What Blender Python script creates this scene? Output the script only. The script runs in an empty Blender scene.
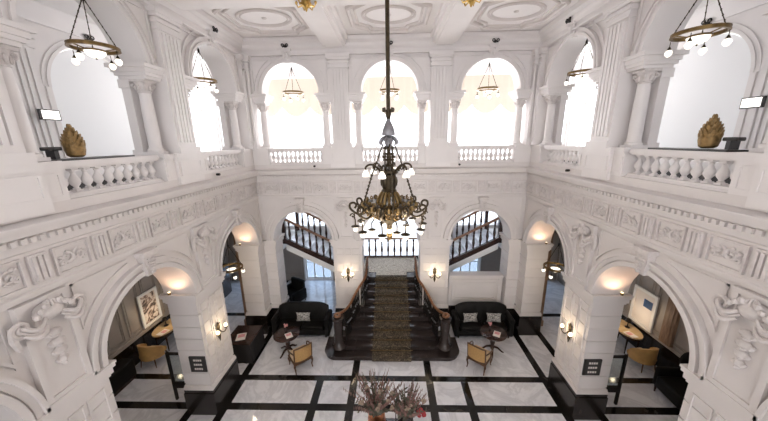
import bpy, bmesh, math, random
from mathutils import Vector, Matrix
random.seed(11)
sc = bpy.context.scene
COL = sc.collection
PI = math.pi
sin, cos = math.sin, math.cos

# ------------------------------------------------------------------ materials
def nmat(name):
    m = bpy.data.materials.new(name); m.use_nodes = True
    nt = m.node_tree; b = nt.nodes['Principled BSDF']
    return m, nt, b

def mat(name, col, rough=0.5, metal=0.0, var=0.0, vscale=6.0, bump=0.0, bscale=40.0, coat=0.0, emit=0.0, ecol=None, trans=0.0):
    m, nt, b = nmat(name)
    b.inputs['Roughness'].default_value = rough
    b.inputs['Metallic'].default_value = metal
    b.inputs['Base Color'].default_value = (*col, 1)
    b.inputs['Coat Weight'].default_value = coat
    if trans: b.inputs['Transmission Weight'].default_value = trans
    if emit:
        b.inputs['Emission Color'].default_value = (*(ecol or col), 1)
        b.inputs['Emission Strength'].default_value = emit
    tc = nt.nodes.new('ShaderNodeTexCoord')
    if var:
        n = nt.nodes.new('ShaderNodeTexNoise'); n.inputs['Scale'].default_value = vscale; n.inputs['Detail'].default_value = 6
        r = nt.nodes.new('ShaderNodeValToRGB')
        r.color_ramp.elements[0].position = .3; r.color_ramp.elements[1].position = .7
        r.color_ramp.elements[0].color = (*[c*(1-var) for c in col], 1)
        r.color_ramp.elements[1].color = (*[min(1, c*(1+var)) for c in col], 1)
        nt.links.new(tc.outputs['Object'], n.inputs['Vector']); nt.links.new(n.outputs['Fac'], r.inputs['Fac'])
        nt.links.new(r.outputs['Color'], b.inputs['Base Color'])
    if bump:
        n2 = nt.nodes.new('ShaderNodeTexNoise'); n2.inputs['Scale'].default_value = bscale; n2.inputs['Detail'].default_value = 4
        bp = nt.nodes.new('ShaderNodeBump'); bp.inputs['Strength'].default_value = bump; bp.inputs['Distance'].default_value = .02
        nt.links.new(tc.outputs['Object'], n2.inputs['Vector']); nt.links.new(n2.outputs['Fac'], bp.inputs['Height'])
        nt.links.new(bp.outputs['Normal'], b.inputs['Normal'])
    return m

def marble_mat(name, base, vein, rough, scale=1.2, dens=.5):
    m, nt, b = nmat(name)
    tc = nt.nodes.new('ShaderNodeTexCoord')
    n = nt.nodes.new('ShaderNodeTexNoise'); n.inputs['Scale'].default_value = scale; n.inputs['Detail'].default_value = 9; n.inputs['Distortion'].default_value = 1.6
    n.inputs['Roughness'].default_value = .62
    r = nt.nodes.new('ShaderNodeValToRGB'); e = r.color_ramp.elements
    e[0].position = dens-.07; e[0].color = (*base, 1)
    e[1].position = dens+.09; e[1].color = (*base, 1)
    k = e.new(dens); k.color = (*vein, 1)
    n2 = nt.nodes.new('ShaderNodeTexNoise'); n2.inputs['Scale'].default_value = scale*.8; n2.inputs['Detail'].default_value = 3
    mx = nt.nodes.new('ShaderNodeMixRGB'); mx.blend_type = 'MULTIPLY'; mx.inputs['Fac'].default_value = .5
    r2 = nt.nodes.new('ShaderNodeValToRGB'); r2.color_ramp.elements[0].color = (.84, .84, .87, 1); r2.color_ramp.elements[1].color = (1, 1, 1, 1)
    r2.color_ramp.elements[0].position = .35; r2.color_ramp.elements[1].position = .6
    L = nt.links.new
    L(tc.outputs['Object'], n.inputs['Vector']); L(tc.outputs['Object'], n2.inputs['Vector'])
    L(n.outputs['Fac'], r.inputs['Fac']); L(n2.outputs['Fac'], r2.inputs['Fac'])
    L(r.outputs['Color'], mx.inputs['Color1']); L(r2.outputs['Color'], mx.inputs['Color2']); L(mx.outputs['Color'], b.inputs['Base Color'])
    b.inputs['Roughness'].default_value = rough
    return m

def carpet_mat(name, a, c, d, scale=30, p=.5):
    m, nt, b = nmat(name)
    tc = nt.nodes.new('ShaderNodeTexCoord')
    v = nt.nodes.new('ShaderNodeTexNoise'); v.inputs['Scale'].default_value = scale*.45; v.inputs['Detail'].default_value = 3; v.inputs['Distortion'].default_value = 2.5
    r = nt.nodes.new('ShaderNodeValToRGB'); e = r.color_ramp.elements
    e[0].position = p-.08; e[0].color = (*a, 1); e[1].position = p+.08; e[1].color = (*c, 1)
    k = e.new(p); k.color = (*d, 1)
    L = nt.links.new
    L(tc.outputs['Object'], v.inputs['Vector']); L(v.outputs['Fac'], r.inputs['Fac']); L(r.outputs['Color'], b.inputs['Base Color'])
    b.inputs['Roughness'].default_value = .95
    return m

def wood_mat(name, a, c, rough=.35, scale=3.0, stretch=(1, 8, 8)):
    m, nt, b = nmat(name)
    tc = nt.nodes.new('ShaderNodeTexCoord'); mp = nt.nodes.new('ShaderNodeMapping'); mp.inputs['Scale'].default_value = stretch
    n = nt.nodes.new('ShaderNodeTexNoise'); n.inputs['Scale'].default_value = scale; n.inputs['Detail'].default_value = 5; n.inputs['Distortion'].default_value = .6
    r = nt.nodes.new('ShaderNodeValToRGB'); e = r.color_ramp.elements
    e[0].position = .35; e[0].color = (*a, 1); e[1].position = .65; e[1].color = (*c, 1)
    L = nt.links.new
    L(tc.outputs['Object'], mp.inputs['Vector']); L(mp.outputs['Vector'], n.inputs['Vector']); L(n.outputs['Fac'], r.inputs['Fac']); L(r.outputs['Color'], b.inputs['Base Color'])
    b.inputs['Roughness'].default_value = rough
    return m

def glass_mat(name, tint=(1, 1, 1), gloss=.06):
    m = bpy.data.materials.new(name); m.use_nodes = True; nt = m.node_tree; nt.nodes.clear()
    o = nt.nodes.new('ShaderNodeOutputMaterial'); mx = nt.nodes.new('ShaderNodeMixShader'); t = nt.nodes.new('ShaderNodeBsdfTransparent'); g = nt.nodes.new('ShaderNodeBsdfGlossy')
    t.inputs['Color'].default_value = (*tint, 1); g.inputs['Roughness'].default_value = .02; mx.inputs['Fac'].default_value = gloss
    L = nt.links.new
    L(t.outputs[0], mx.inputs[1]); L(g.outputs[0], mx.inputs[2]); L(mx.outputs[0], o.inputs['Surface'])
    return m

def cloth_mat(name, col, tl=.5):
    m = bpy.data.materials.new(name); m.use_nodes = True; nt = m.node_tree; nt.nodes.clear()
    o = nt.nodes.new('ShaderNodeOutputMaterial'); mx = nt.nodes.new('ShaderNodeMixShader'); d = nt.nodes.new('ShaderNodeBsdfDiffuse'); t = nt.nodes.new('ShaderNodeBsdfTranslucent')
    d.inputs['Color'].default_value = (*col, 1); t.inputs['Color'].default_value = (*col, 1); mx.inputs['Fac'].default_value = tl
    L = nt.links.new
    L(d.outputs[0], mx.inputs[1]); L(t.outputs[0], mx.inputs[2]); L(mx.outputs[0], o.inputs['Surface'])
    return m

STONE = mat('warm_white_stone', (.70, .665, .65), .55, var=.035, vscale=1.5, bump=.05, bscale=30)
STONE_W = mat('white_painted_stone', (.76, .73, .72), .5, var=.02, vscale=2)
STONE_UP = STONE_W
CARVE = mat('carved_white_stone', (.66, .62, .605), .6, var=.08, vscale=14)
MARBLE = marble_mat('white_veined_marble', (.82, .83, .87), (.66, .67, .71), .055, .8)
BLACKM = marble_mat('black_marble', (.012, .011, .010), (.05, .045, .04), .12, 2.0, .66)
PLINTHM = marble_mat('black_plinth_marble', (.013, .010, .009), (.05, .04, .035), .22, 3.0, .66)
STEPM = marble_mat('dark_step_marble', (.034, .025, .023), (.07, .055, .05), .20, 2.5, .68)
TAUPE = mat('taupe_panelling', (.33, .29, .255), .5, var=.05, vscale=2)
DKPANEL = wood_mat('dark_panelling_wood', (.05, .032, .022), (.10, .066, .045), .4, 2, (8, 8, 1))
BROWNWOOD = wood_mat('brown_casing_wood', (.17, .10, .06), (.28, .175, .11), .4, 3, (8, 8, 1))
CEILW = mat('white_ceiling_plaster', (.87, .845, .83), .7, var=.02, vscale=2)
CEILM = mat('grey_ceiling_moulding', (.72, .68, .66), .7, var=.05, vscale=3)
BRONZE = mat('aged_bronze', (.055, .040, .022), .42, .7, var=.35, vscale=16)
BRASS = mat('antique_brass', (.22, .145, .06), .36, .85, var=.25, vscale=10)
GOLD = mat('bright_gilding', (.55, .36, .11), .28, .95, var=.2, vscale=12)
IRON = mat('dark_wrought_iron', (.018, .015, .014), .42, .6)
SILVERY = mat('tarnished_silver', (.34, .34, .36), .35, .85, var=.2, vscale=14)
SHADE = mat('lit_frosted_glass', (1, .95, .86), .4, emit=.75, ecol=(1, .93, .82))
DARKCARP = mat('dark_gallery_carpet', (.022, .018, .016), .95, var=.2, vscale=20)
SHADE_W = mat('warm_lit_bulb', (1, .85, .6), .4, emit=2.2, ecol=(1, .80, .50))
CRYSTAL = mat('cut_crystal', (.75, .85, .95), .08, trans=.6)
LEATHER = mat('dark_green_black_leather', (.006, .0055, .005), .55, var=.2, vscale=6, bump=.1, bscale=60)
LEATHER.node_tree.nodes['Principled BSDF'].inputs['Specular IOR Level'].default_value = .22
BLACKCLOTH = mat('black_cloth', (.012, .010, .010), .8)
TANLEATHER = mat('tan_leather', (.52, .31, .11), .4, var=.15, vscale=5)
CANE = mat('golden_cane', (.48, .29, .11), .55, var=.2, vscale=60)
SEATGOLD = mat('pale_gold_upholstery', (.62, .47, .30), .8, var=.15, vscale=20)
CHAIRWOOD = wood_mat('dark_chair_wood', (.06, .028, .013), (.13, .062, .03), .3, 4)
RAILWOOD = wood_mat('red_brown_rail_wood', (.13, .05, .022), (.25, .11, .045), .3, 4)
TABLEWOOD = wood_mat('light_table_wood', (.50, .35, .18), (.64, .47, .27), .25, 3)
DKWOOD = wood_mat('dark_table_wood', (.022, .011, .009), (.05, .024, .018), .2, 4)
PILLOWM = carpet_mat('silver_patterned_cloth', (.06, .06, .06), (.62, .61, .58), (.34, .33, .31), 40)
RUNNER = carpet_mat('patterned_stair_carpet', (.022, .016, .011), (.40, .32, .22), (.10, .075, .045), 48, .57)
LANDCARP = carpet_mat('patterned_landing_carpet', (.20, .15, .10), (.66, .60, .52), (.44, .38, .30), 34, .45)
COPPER = mat('copper', (.72, .30, .16), .3, .9, var=.15, vscale=8)
WHITEPAINT = mat('white_paint', (.82, .81, .79), .5)
PAPER = mat('paper', (.75, .70, .66), .7)
PINK = mat('dusty_pink', (.62, .30, .30), .7, var=.2, vscale=20)
RED = mat('dark_red_petal', (.36, .03, .04), .7)
DRYSTEM = mat('dry_brown_stems', (.11, .07, .05), .85, var=.3, vscale=12)
DRYPINK = mat('dusty_rose_grass', (.26, .145, .125), .9, var=.3, vscale=12)
DRYGREY = mat('grey_green_leaf', (.12, .115, .085), .85, var=.3, vscale=12)
DRYCREAM = mat('cream_dried_flower', (.34, .27, .21), .9, var=.2, vscale=12)
ARTICHOKE = mat('gilded_leaf', (.26, .165, .065), .42, .55, var=.3, vscale=18)
BLACKSLAB = mat('dark_grey_slab', (.03, .028, .028), .35)
LITPANEL = mat('lit_white_panel', (1, .97, .92), .5, emit=1.6, ecol=(1, .96, .90))
BLIND = cloth_mat('white_roller_blind', (.86, .87, .88), .055)
SWAG = cloth_mat('cream_festoon_cloth', (.53, .47, .40), .03)
SHEER = cloth_mat('white_sheer_curtain', (.84, .86, .88), .30)
PANE = glass_mat('clear_window_glass', (.97, .98, 1.0), .05)
PANE_B = glass_mat('tinted_door_glass', (.42, .48, .55), .08)
PANE_S = glass_mat('screen_glass', (.75, .80, .82), .14)
ARTBLUE = mat('deep_blue_print', (.05, .10, .22), .5, var=.3, vscale=9)
ARTMIX = carpet_mat('muted_abstract_print', (.10, .08, .07), (.72, .66, .60), (.40, .30, .25), 7)
SILVER = mat('polished_silver', (.85, .87, .90), .08, 1.0)
POTDARK = mat('dark_glazed_pot', (.05, .04, .045), .25)

# ------------------------------------------------------------------ mesh builder
class MB:
    def __init__(s): s.v = []; s.f = []; s.m = []
    def add(s, vs, fs, mi=0, T=None):
        b = len(s.v)
        s.v.extend([tuple(T(*p)) if T else tuple(p) for p in vs])
        s.f.extend([tuple(i+b for i in f) for f in fs]); s.m.extend([mi]*len(fs))
    def box(s, a0, a1, b0, b1, c0, c1, mi=0, T=None):
        vs = [(x, y, z) for z in (c0, c1) for y in (b0, b1) for x in (a0, a1)]
        s.add(vs, [(0, 2, 3, 1), (4, 5, 7, 6), (0, 1, 5, 4), (2, 6, 7, 3), (0, 4, 6, 2), (1, 3, 7, 5)], mi, T)
    def lathe(s, prof, seg=16, mi=0, M=None, c=(0, 0, 0), sy=1.0):
        vs = []; fs = []; n = len(prof)
        for r, z in prof:
            for k in range(seg):
                a = 2*PI*k/seg; p = Vector((c[0]+r*cos(a), c[1]+r*sin(a)*sy, c[2]+z)); vs.append(tuple(M @ p) if M else tuple(p))
        for i in range(n-1):
            for k in range(seg):
                k2 = (k+1) % seg; fs.append((i*seg+k, i*seg+k2, (i+1)*seg+k2, (i+1)*seg+k))
        if prof[0][0] > 1e-5: fs.append(tuple(range(seg-1, -1, -1)))
        if prof[-1][0] > 1e-5: fs.append(tuple((n-1)*seg+k for k in range(seg)))
        s.add(vs, fs, mi)
    def tube(s, pts, rad, seg=6, mi=0, closed=False, T=None):
        pts = [Vector(p) for p in pts]; n = len(pts)
        rads = rad if isinstance(rad, (list, tuple)) else [rad]*n
        vs = []; fs = []; up = None
        for i in range(n):
            if closed: d = pts[(i+1) % n]-pts[i-1]
            else: d = pts[min(i+1, n-1)]-pts[max(i-1, 0)]
            if d.length < 1e-9: d = Vector((0, 0, 1))
            d.normalize()
            if up is None: up = Vector((0, 0, 1)) if abs(d.z) < .9 else Vector((1, 0, 0))
            up = up-d*up.dot(d)
            if up.length < 1e-6: up = d.orthogonal()
            up.normalize(); sd = d.cross(up)
            for k in range(seg):
                a = 2*PI*k/seg; vs.append(tuple(pts[i]+(up*cos(a)+sd*sin(a))*rads[i]))
        for i in range(n if closed else n-1):
            j = (i+1) % n
            for k in range(seg):
                k2 = (k+1) % seg; fs.append((i*seg+k, i*seg+k2, j*seg+k2, j*seg+k))
        if not closed: fs += [tuple(range(seg-1, -1, -1)), tuple((n-1)*seg+k for k in range(seg))]
        s.add(vs, fs, mi, T)
    def ell(s, c, r, seg=8, rings=5, mi=0, M=None, T=None):
        vs = []; fs = []
        for i in range(rings+1):
            t = PI*i/rings
            for k in range(seg):
                a = 2*PI*k/seg; p = Vector((r[0]*sin(t)*cos(a), r[1]*sin(t)*sin(a), r[2]*cos(t)))
                if M: p = M @ p
                vs.append((c[0]+p.x, c[1]+p.y, c[2]+p.z))
        for i in range(rings):
            for k in range(seg):
                k2 = (k+1) % seg; fs.append((i*seg+k, (i+1)*seg+k, (i+1)*seg+k2, i*seg+k2))
        s.add(vs, fs, mi, T)
    def prism(s, poly, z0, z1, mi=0, T=None):
        n = len(poly)
        vs = [(x, y, z0) for x, y in poly]+[(x, y, z1) for x, y in poly]
        fs = [tuple(range(n-1, -1, -1)), tuple(range(n, 2*n))]+[(i, (i+1) % n, n+(i+1) % n, n+i) for i in range(n)]
        s.add(vs, fs, mi, T)
    def rbox(s, x0, x1, y0, y1, z0, z1, r, mi=0, n=3):
        # box with rounded vertical corners and softened top and bottom edges
        def ring(ins):
            R = max(r-ins, .001); out = []
            for cx, cy, a0 in ((x1-r, y1-r, 0), (x0+r, y1-r, PI/2), (x0+r, y0+r, PI), (x1-r, y0+r, 1.5*PI)):
                for k in range(n+1):
                    a = a0+PI/2*k/n; out.append((cx+R*cos(a), cy+R*sin(a)))
            return out
        e = min(r*.8, (z1-z0)*.45); levels = []
        for k in range(n+1):
            a = PI/2*k/n; levels.append((e*(1-sin(a)), z0+e*(1-cos(a))))
        lv = levels+[(i, z1-(z-z0)) for i, z in reversed(levels)]
        vs = []; fs = []; m = 4*(n+1)
        for ins, z in lv: vs += [(x, y, z) for x, y in ring(ins)]
        for i in range(len(lv)-1):
            for k in range(m):
                k2 = (k+1) % m; fs.append((i*m+k, i*m+k2, (i+1)*m+k2, (i+1)*m+k))
        fs += [tuple(range(m-1, -1, -1)), tuple((len(lv)-1)*m+k for k in range(m))]
        s.add(vs, fs, mi)
    def build(s, name, mats, parent=None, kind=None, loc=None, auto=38):
        me = bpy.data.meshes.new(name); me.from_pydata(s.v, [], s.f)
        if not isinstance(mats, (list, tuple)): mats = [mats]
        for m in mats: me.materials.append(m)
        me.polygons.foreach_set('material_index', s.m)
        bm = bmesh.new(); bm.from_mesh(me); bmesh.ops.recalc_face_normals(bm, faces=bm.faces); bm.to_mesh(me); bm.free()
        me.polygons.foreach_set('use_smooth', [True]*len(me.polygons))
        me.set_sharp_from_angle(angle=math.radians(auto)); me.update()
        o = bpy.data.objects.new(name, me); COL.objects.link(o)
        if parent: o.parent = parent
        if kind: o['kind'] = kind
        if loc: o.location = loc
        return o

def thing(name, label, cat, loc=(0, 0, 0), rz=0, group=None):
    o = bpy.data.objects.new(name, None); COL.objects.link(o); o.location = loc; o.rotation_euler = (0, 0, rz)
    o['label'] = label; o['category'] = cat
    if group: o['group'] = group
    o['kind'] = 'thing'
    return o
def tag(o, label, cat, group=None):
    o['label'] = label; o['category'] = cat; o['kind'] = 'thing'
    if group: o['group'] = group
    return o
def kids(o): return [c for c in COL.objects if c.parent == o]
CH = {}
def dup(root, loc, rz=0, label=None, group=None, mirror=False):
    r = root.copy(); COL.objects.link(r); r.location = loc; r.rotation_euler = (0, 0, rz)
    if label: r['label'] = label
    if group: r['group'] = group
    for ch in kids(root):
        c = ch.copy(); COL.objects.link(c); c.parent = r
        for g in kids(ch):
            d = g.copy(); COL.objects.link(d); d.parent = c
    return r
def point_light(name, loc, power, col=(1, .78, .52), r=.06):
    l = bpy.data.lights.new(name, 'POINT'); l.energy = power; l.color = col; l.shadow_soft_size = r
    o = bpy.data.objects.new(name, l); COL.objects.link(o); o.location = loc; return o
def arc2(cx, cz, r, a0, a1, n): return [(cx+r*cos(a0+(a1-a0)*i/n), cz+r*sin(a0+(a1-a0)*i/n)) for i in range(n+1)]

# ------------------------------------------------------------------ wall frames: s along the wall, p out of the wall, z up
XW, YF = 4.78, 10.0
TL = lambda s, p, z: (-XW+p, s, z)
TR = lambda s, p, z: (XW-p, s, z)
TF = lambda s, p, z: (s, YF-p, z)
TN = lambda s, p, z: (s, p, z)
SIDE_C = [1.69, 5.03, 8.37]; SR = 1.12; FAR_C = [-3.26, 0, 3.26]; FR = 1.09
SPRING = 3.64; TOPLOW = 5.24
USPRING = 8.73

def archslab(mb, T, c, r, spring, ztop, s0, s1, p0, p1, n=24, mi=0):
    """the wall over an arch from s0 to s1: front, back, soffit and the flat shoulders"""
    pts = [(c-r*cos(PI*i/n), spring+r*sin(PI*i/n)) for i in range(n+1)]
    for p in (p0, p1):
        vs = []; fs = []
        for x, z in pts: vs += [(x, p, z), (x, p, ztop)]
        fs = [(2*i, 2*i+2, 2*i+3, 2*i+1) for i in range(n)]
        mb.add(vs, fs, mi, T)
    vs = []
    for x, z in pts: vs += [(x, p0, z), (x, p1, z)]
    mb.add(vs, [(2*i, 2*i+1, 2*i+3, 2*i+2) for i in range(n)], mi, T)
    if c-r > s0: mb.box(s0, c-r, p1, p0, spring, ztop, mi, T)
    if c+r < s1: mb.box(c+r, s1, p1, p0, spring, ztop, mi, T)

def archring(mb, T, c, z, r0, r1, p0, p1, a0=0, a1=PI, n=28, mi=0):
    vs = []; fs = []
    for i in range(n+1):
        a = a0+(a1-a0)*i/n
        for r, p in ((r0, p0), (r0, p1), (r1, p1), (r1, p0)): vs.append((c-r*cos(a), p, z+r*sin(a)))
    for i in range(n):
        for k in range(4):
            k2 = (k+1) % 4; fs.append((i*4+k, i*4+k2, (i+1)*4+k2, (i+1)*4+k))
    fs += [(0, 1, 2, 3), tuple(n*4+k for k in (3, 2, 1, 0))]
    mb.add(vs, fs, mi, T)

def frame(mb, T, s0, s1, z0, z1, w, p0, p1, mi=0):
    mb.box(s0, s1, p0, p1, z0, z0+w, mi, T); mb.box(s0, s1, p0, p1, z1-w, z1, mi, T)
    mb.box(s0, s0+w, p0, p1, z0+w, z1-w, mi, T); mb.box(s1-w, s1, p0, p1, z0+w, z1-w, mi, T)

def run(mb, T, prof, s0, s1, m0=0, m1=0, mi=0):
    n = len(prof)
    vs = [(s0+m0*p, p, z) for p, z in prof]+[(s1-m1*p, p, z) for p, z in prof]
    fs = [(i, (i+1) % n, n+(i+1) % n, n+i) for i in range(n)]+[tuple(range(n)), tuple(range(2*n-1, n-1, -1))]
    mb.add(vs, fs, mi, T)

def spiral(c, r0, turns, sgn=1, a0=0, n=16, shrink=.85):
    out = []
    for i in range(n+1):
        t = i/n; a = a0+sgn*turns*2*PI*t; r = r0*(1-shrink*t); out.append((c[0]+r*cos(a), c[1]+r*sin(a)))
    return out

def carve(mb, T, s0, s1, z0, z1, p, depth=.03, mi=0, rng=random):
    """foliage relief: two mirrored scrolls and leaves"""
    w = s1-s0; h = z1-z0; cs = (s0+s1)/2; cz = (z0+z1)/2
    t = min(h*.07, .018)
    for sg in (-1, 1):
        for (dx, r) in ((.22, .30), (.40, .17)):
            sp = spiral((cs+sg*dx*w, cz+(.04 if r > .2 else -.12)*h), r*h, 1.3, sg, PI/2, 14)
            mb.tube([(a, p+depth*.35, b) for a, b in sp], t, 5, mi, T=T)
        for k in range(5):
            a = rng.uniform(-.9, .9); dx = rng.uniform(.06, .44); dz = rng.uniform(-.36, .36)
            M = Matrix.Rotation(a, 3, 'Y')
            mb.ell((cs+sg*dx*w, p, cz+dz*h), (.09*h+.02, depth*.7, .045*h+.006), 6, 4, mi, M, T)
    mb.ell((cs, p, cz), (.10*h, depth, .24*h), 8, 5, mi, None, T)

def blocks(mb, T, s0, s1, z0, z1, p0, p1, n, gap=.018, mi=0):
    h = (z1-z0)/n
    for i in range(n): mb.box(s0, s1, p0, p1, z0+i*h+gap/2, z0+(i+1)*h-gap/2, mi, T)

# ================================================================== THE SETTING
def strips():
    xs = [(1.05, 1.27), (4.57, 4.79), (5.47, 5.69)]
    return xs
def build_floor():
    xb = [-8.7, 8.7]; yb = [-3.6, 13.9]
    XS = [(a, b) for a, b in strips()]+[(-b, -a) for a, b in strips()]
    X2 = [(2.10, 2.32), (-2.32, -2.10)]
    YS = [(6.27, 6.49), (7.28, 7.49), (2.55, 2.77), (3.56, 3.78), (10.62, 10.84)]
    for a, b in XS+X2: xb += [a, b]
    for a, b in YS: yb += [a, b]
    yb += [8.2]
    xb.sort(); yb.sort()
    mb = MB()
    for i in range(len(xb)-1):
        for j in range(len(yb)-1):
            cx = (xb[i]+xb[i+1])/2; cy = (yb[j]+yb[j+1])/2
            k = any(a < cx < b for a, b in XS) or (any(a < cx < b for a, b in X2) and cy < 7.5) or (any(a < cy < b for a, b in YS))
            mb.add([(xb[i], yb[j], 0), (xb[i+1], yb[j], 0), (xb[i+1], yb[j+1], 0), (xb[i], yb[j+1], 0)], [(0, 1, 2, 3)], 1 if k else 0)
    mb.box(-8.7, 8.7, -3.6, 13.9, -.3, -.01, 0)
    return mb.build('floor', [MARBLE, BLACKM], kind='structure')
build_floor()

def lower_wall(name, T, centres, r, s0, s1, th, far=False):
    mb = MB()
    edges = [s0]+[e for c in centres for e in (c-r, c+r)]+[s1]
    piers = [(edges[i], edges[i+1]) for i in range(0, len(edges), 2)]
    for (a, b) in piers:
        mb.box(a+.02, b-.02, -th+.02, -.02, 0, SPRING, 0, T)
        # coursed stone blocks all round the pier
        blocks(mb, T, a, b, .98, 3.40, -th, 0, 7, .024)
        # base mould and impost mould
        for z0, z1, pr in ((.80, .88, .035), (.88, .93, .02), (3.38, 3.43, .025), (3.43, 3.54, .055), (3.54, 3.60, .085), (3.60, SPRING, .10)):
            mb.box(a-pr, b+pr, -th-pr, pr, z0, z1, 0, T)
    for i, c in enumerate(centres):
        lo = piers[i]; hi = piers[i+1]
        archslab(mb, T, c, r, SPRING, TOPLOW+.1, (lo[0]+lo[1])/2 if i else s0, (hi[0]+hi[1])/2 if i < len(centres)-1 else s1, 0, -th)
    w = mb.build(name, STONE, kind='structure')
    tr = MB()
    for c in centres:
        archring(tr, TT(T), c, SPRING, r, r+.09, 0, .08); archring(tr, TT(T), c, SPRING, r+.09, r+.12, 0, .02); archring(tr, TT(T), c, SPRING, r+.12, r+.20, 0, .055)
        archring(tr, TT(T), c, SPRING, r+.20, r+.25, 0, .10)
        # back of the arch too
        archring(tr, TT(T), c, SPRING, r, r+.12, -th-.03, -th)
    for i, (a, b) in enumerate(piers):
        wd = b-a; c = (a+b)/2
        if wd < .7: continue
        hw = .30 if not far else .27
        # pilaster strip above the pier with a sunk panel
        tr.box(c-hw, c+hw, 0, .05, SPRING+.06, TOPLOW-.02, 0, T)
        frame(tr, T, c-hw, c+hw, SPRING+.06, TOPLOW-.02, .075, .05, .085)
        tr.box(c-hw-.04, c+hw+.04, 0, .10, SPRING, SPRING+.07, 0, T)
        # sunk panels on the pier face
        for (u0, u1) in ((a+.10, a+wd*.36), (a+wd*.40, a+wd*.60), (a+wd*.64, b-.10)):
            frame(tr, T, u0, u1, 1.12, 3.28, .028, 0, .022)
    # spandrel mouldings
    for i, c in enumerate(centres):
        for sg in (-1, 1):
            e = c+sg*(r+.10); zt = TOPLOW-.06
            pier = piers[i] if sg < 0 else piers[i+1]
            lim = (pier[0]+pier[1])/2 - sg*(.36 if (pier[1]-pier[0]) > .7 else 0) if (pier[1]-pier[0]) > .7 else (pier[0]+.06 if sg < 0 else pier[1]-.06)
            x_far = lim-sg*.04; Ro = r+.36
            dx = abs(x_far-c)
            a1 = math.acos(min(1, .34/Ro)); a0 = math.acos(min(1, (dx-.03)/Ro)) if dx-.03 < Ro else 0
            archring(tr, T, c, SPRING, Ro, Ro+.035, 0, .035, a0 if sg < 0 else PI-a1, a1 if sg < 0 else PI-a0, 12)
            zc = SPRING+math.sqrt(max(0, Ro*Ro-dx*dx)) if dx < Ro else SPRING+.08
            if dx >= Ro: pass
            xs = sorted((x_far, x_far-sg*.03)); tr.box(xs[0], xs[1], 0, .02, zc+.02, zt, 0, T)
            xs = sorted((x_far, c+sg*.34)); tr.box(xs[0], xs[1], 0, .02, zt-.03, zt, 0, T)
    tr.build('archivolts', STONE, w, 'structure')
    # keystones
    for c in centres:
        k = MB()
        zt = TOPLOW-.02; zb = SPRING+r-.04
        vs = []
        for (hw, z, pr) in ((.09, zb, .12), (.105, zb+.10, .14), (.125, zb+.28, .13), (.14, zt-.10, .16), (.17, zt-.09, .19), (.17, zt, .19)):
            vs += [(c-hw, 0, z), (c+hw, 0, z), (c+hw, pr, z), (c-hw, pr, z)]
        fs = [(0, 1, 2, 3), tuple(20+i for i in range(4))]
        for i in range(5):
            for q in range(4): fs.append((i*4+q, i*4+(q+1) % 4, (i+1)*4+(q+1) % 4, (i+1)*4+q))
        k.add(vs, fs, 0, T)
        for sg in (-1, 1):
            sp = spiral((c+sg*.07, zt-.22), .065, 1.4, sg, PI/2, 14); k.tube([(a, .155, b) for a, b in sp], .016, 5, 0, T=T)
        for q in range(5): k.ell((c, .16, zb+.06+q*.06), (.055+.008*q, .03, .03), 6, 4, 0, None, T)
        k.build('carved_keystone', CARVE, w, 'structure')
    return w, piers

def TT(T): return T

def cartouche(T, c, w, small=1.0):
    k = MB(); q = small
    # scrolled cushion with swag, rosettes and a drop of fruit
    zc = 4.93
    k.ell((c, .10, zc+.10*q), (.20*q, .13, .15*q), 10, 6, 0, None, T)
    for i in range(7):
        a = -1.2+2.4*i/6
        M = Matrix.Rotation(-a, 3, 'Y')
        k.ell((c+.17*q*sin(a), .16, zc+.12*q+.10*q*cos(a)), (.035*q, .05, .11*q), 6, 4, 0, M, T)
    for sg in (-1, 1):
        pts = []
        for i in range(13):
            t = i/12; x = c+sg*(.12+.30*t)*q; z = zc-.02-.13*sin(PI*t*.9)*q+.05*t; pts.append((x, .14+.05*sin(PI*t), z))
        for d in (-.035, 0, .035): k.tube([(x, p+abs(d), z+d*1.6) for x, p, z in pts], [.03*q*(.8+.5*sin(PI*i/12)) for i in range(13)], 6, 0, T=T)
        sp = spiral((c+sg*.40*q, zc+.02), .13*q, 1.5, sg, -PI/2, 18, .8); k.tube([(a, .13, b) for a, b in sp], .035*q, 6, 0, T=T)
        k.tube([(c+sg*.47*q, .10, zc+.08), (c+sg*.50*q, .11, zc-.08), (c+sg*.46*q, .09, zc-.26*q), (c+sg*.42*q, .07, zc-.34*q)], [.04*q, .05*q, .04*q, .012], 6, 0, T=T)
        for i in range(3): k.ell((c+sg*(.10+.07*i)*q, .20, zc+.20-.05*i), (.045, .035, .045), 7, 4, 0, None, T)
    zz = zc-.18
    for i, (rw, h) in enumerate(((.09, .10), (.06, .05), (.10, .11), (.05, .05), (.085, .10), (.045, .05), (.07, .10), (.03, .06))):
        zz -= h*.75
        k.ell((c, .09, zz), (rw*q, .06, h*.62), 8, 5, 0, None, T)
        if rw > .06:
            for sg in (-1, 1): k.ell((c+sg*rw*.8*q, .085, zz-.01), (rw*.5*q, .045, h*.42), 6, 4, 0, Matrix.Rotation(sg*.5, 3, 'Y'), T)
        zz -= h*.2
    return k

wl, pl = lower_wall('wall_left', TL, SIDE_C, SR, 0, YF, .72)
wr, pr_ = lower_wall('wall_right', TR, SIDE_C, SR, 0, YF, .72)
wf, pf = lower_wall('wall_far', TF, FAR_C, FR, -XW, XW, .70, True)
wn, pn = lower_wall('wall_near', TN, FAR_C, FR, -XW, XW, .70, True)
for T, par, ps in ((TL, wl, pl), (TR, wr, pr_)):
    for a, b in ps:
        if b-a > .7: cartouche(T, (a+b)/2, b-a, .84).build('carved_cartouche', CARVE, par, 'structure')
for T, par, ps in ((TF, wf, pf),):
    for a, b in ps:
        if b-a > .7: cartouche(T, (a+b)/2, b-a, .62).build('carved_cartouche', CARVE, par, 'structure')

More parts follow.
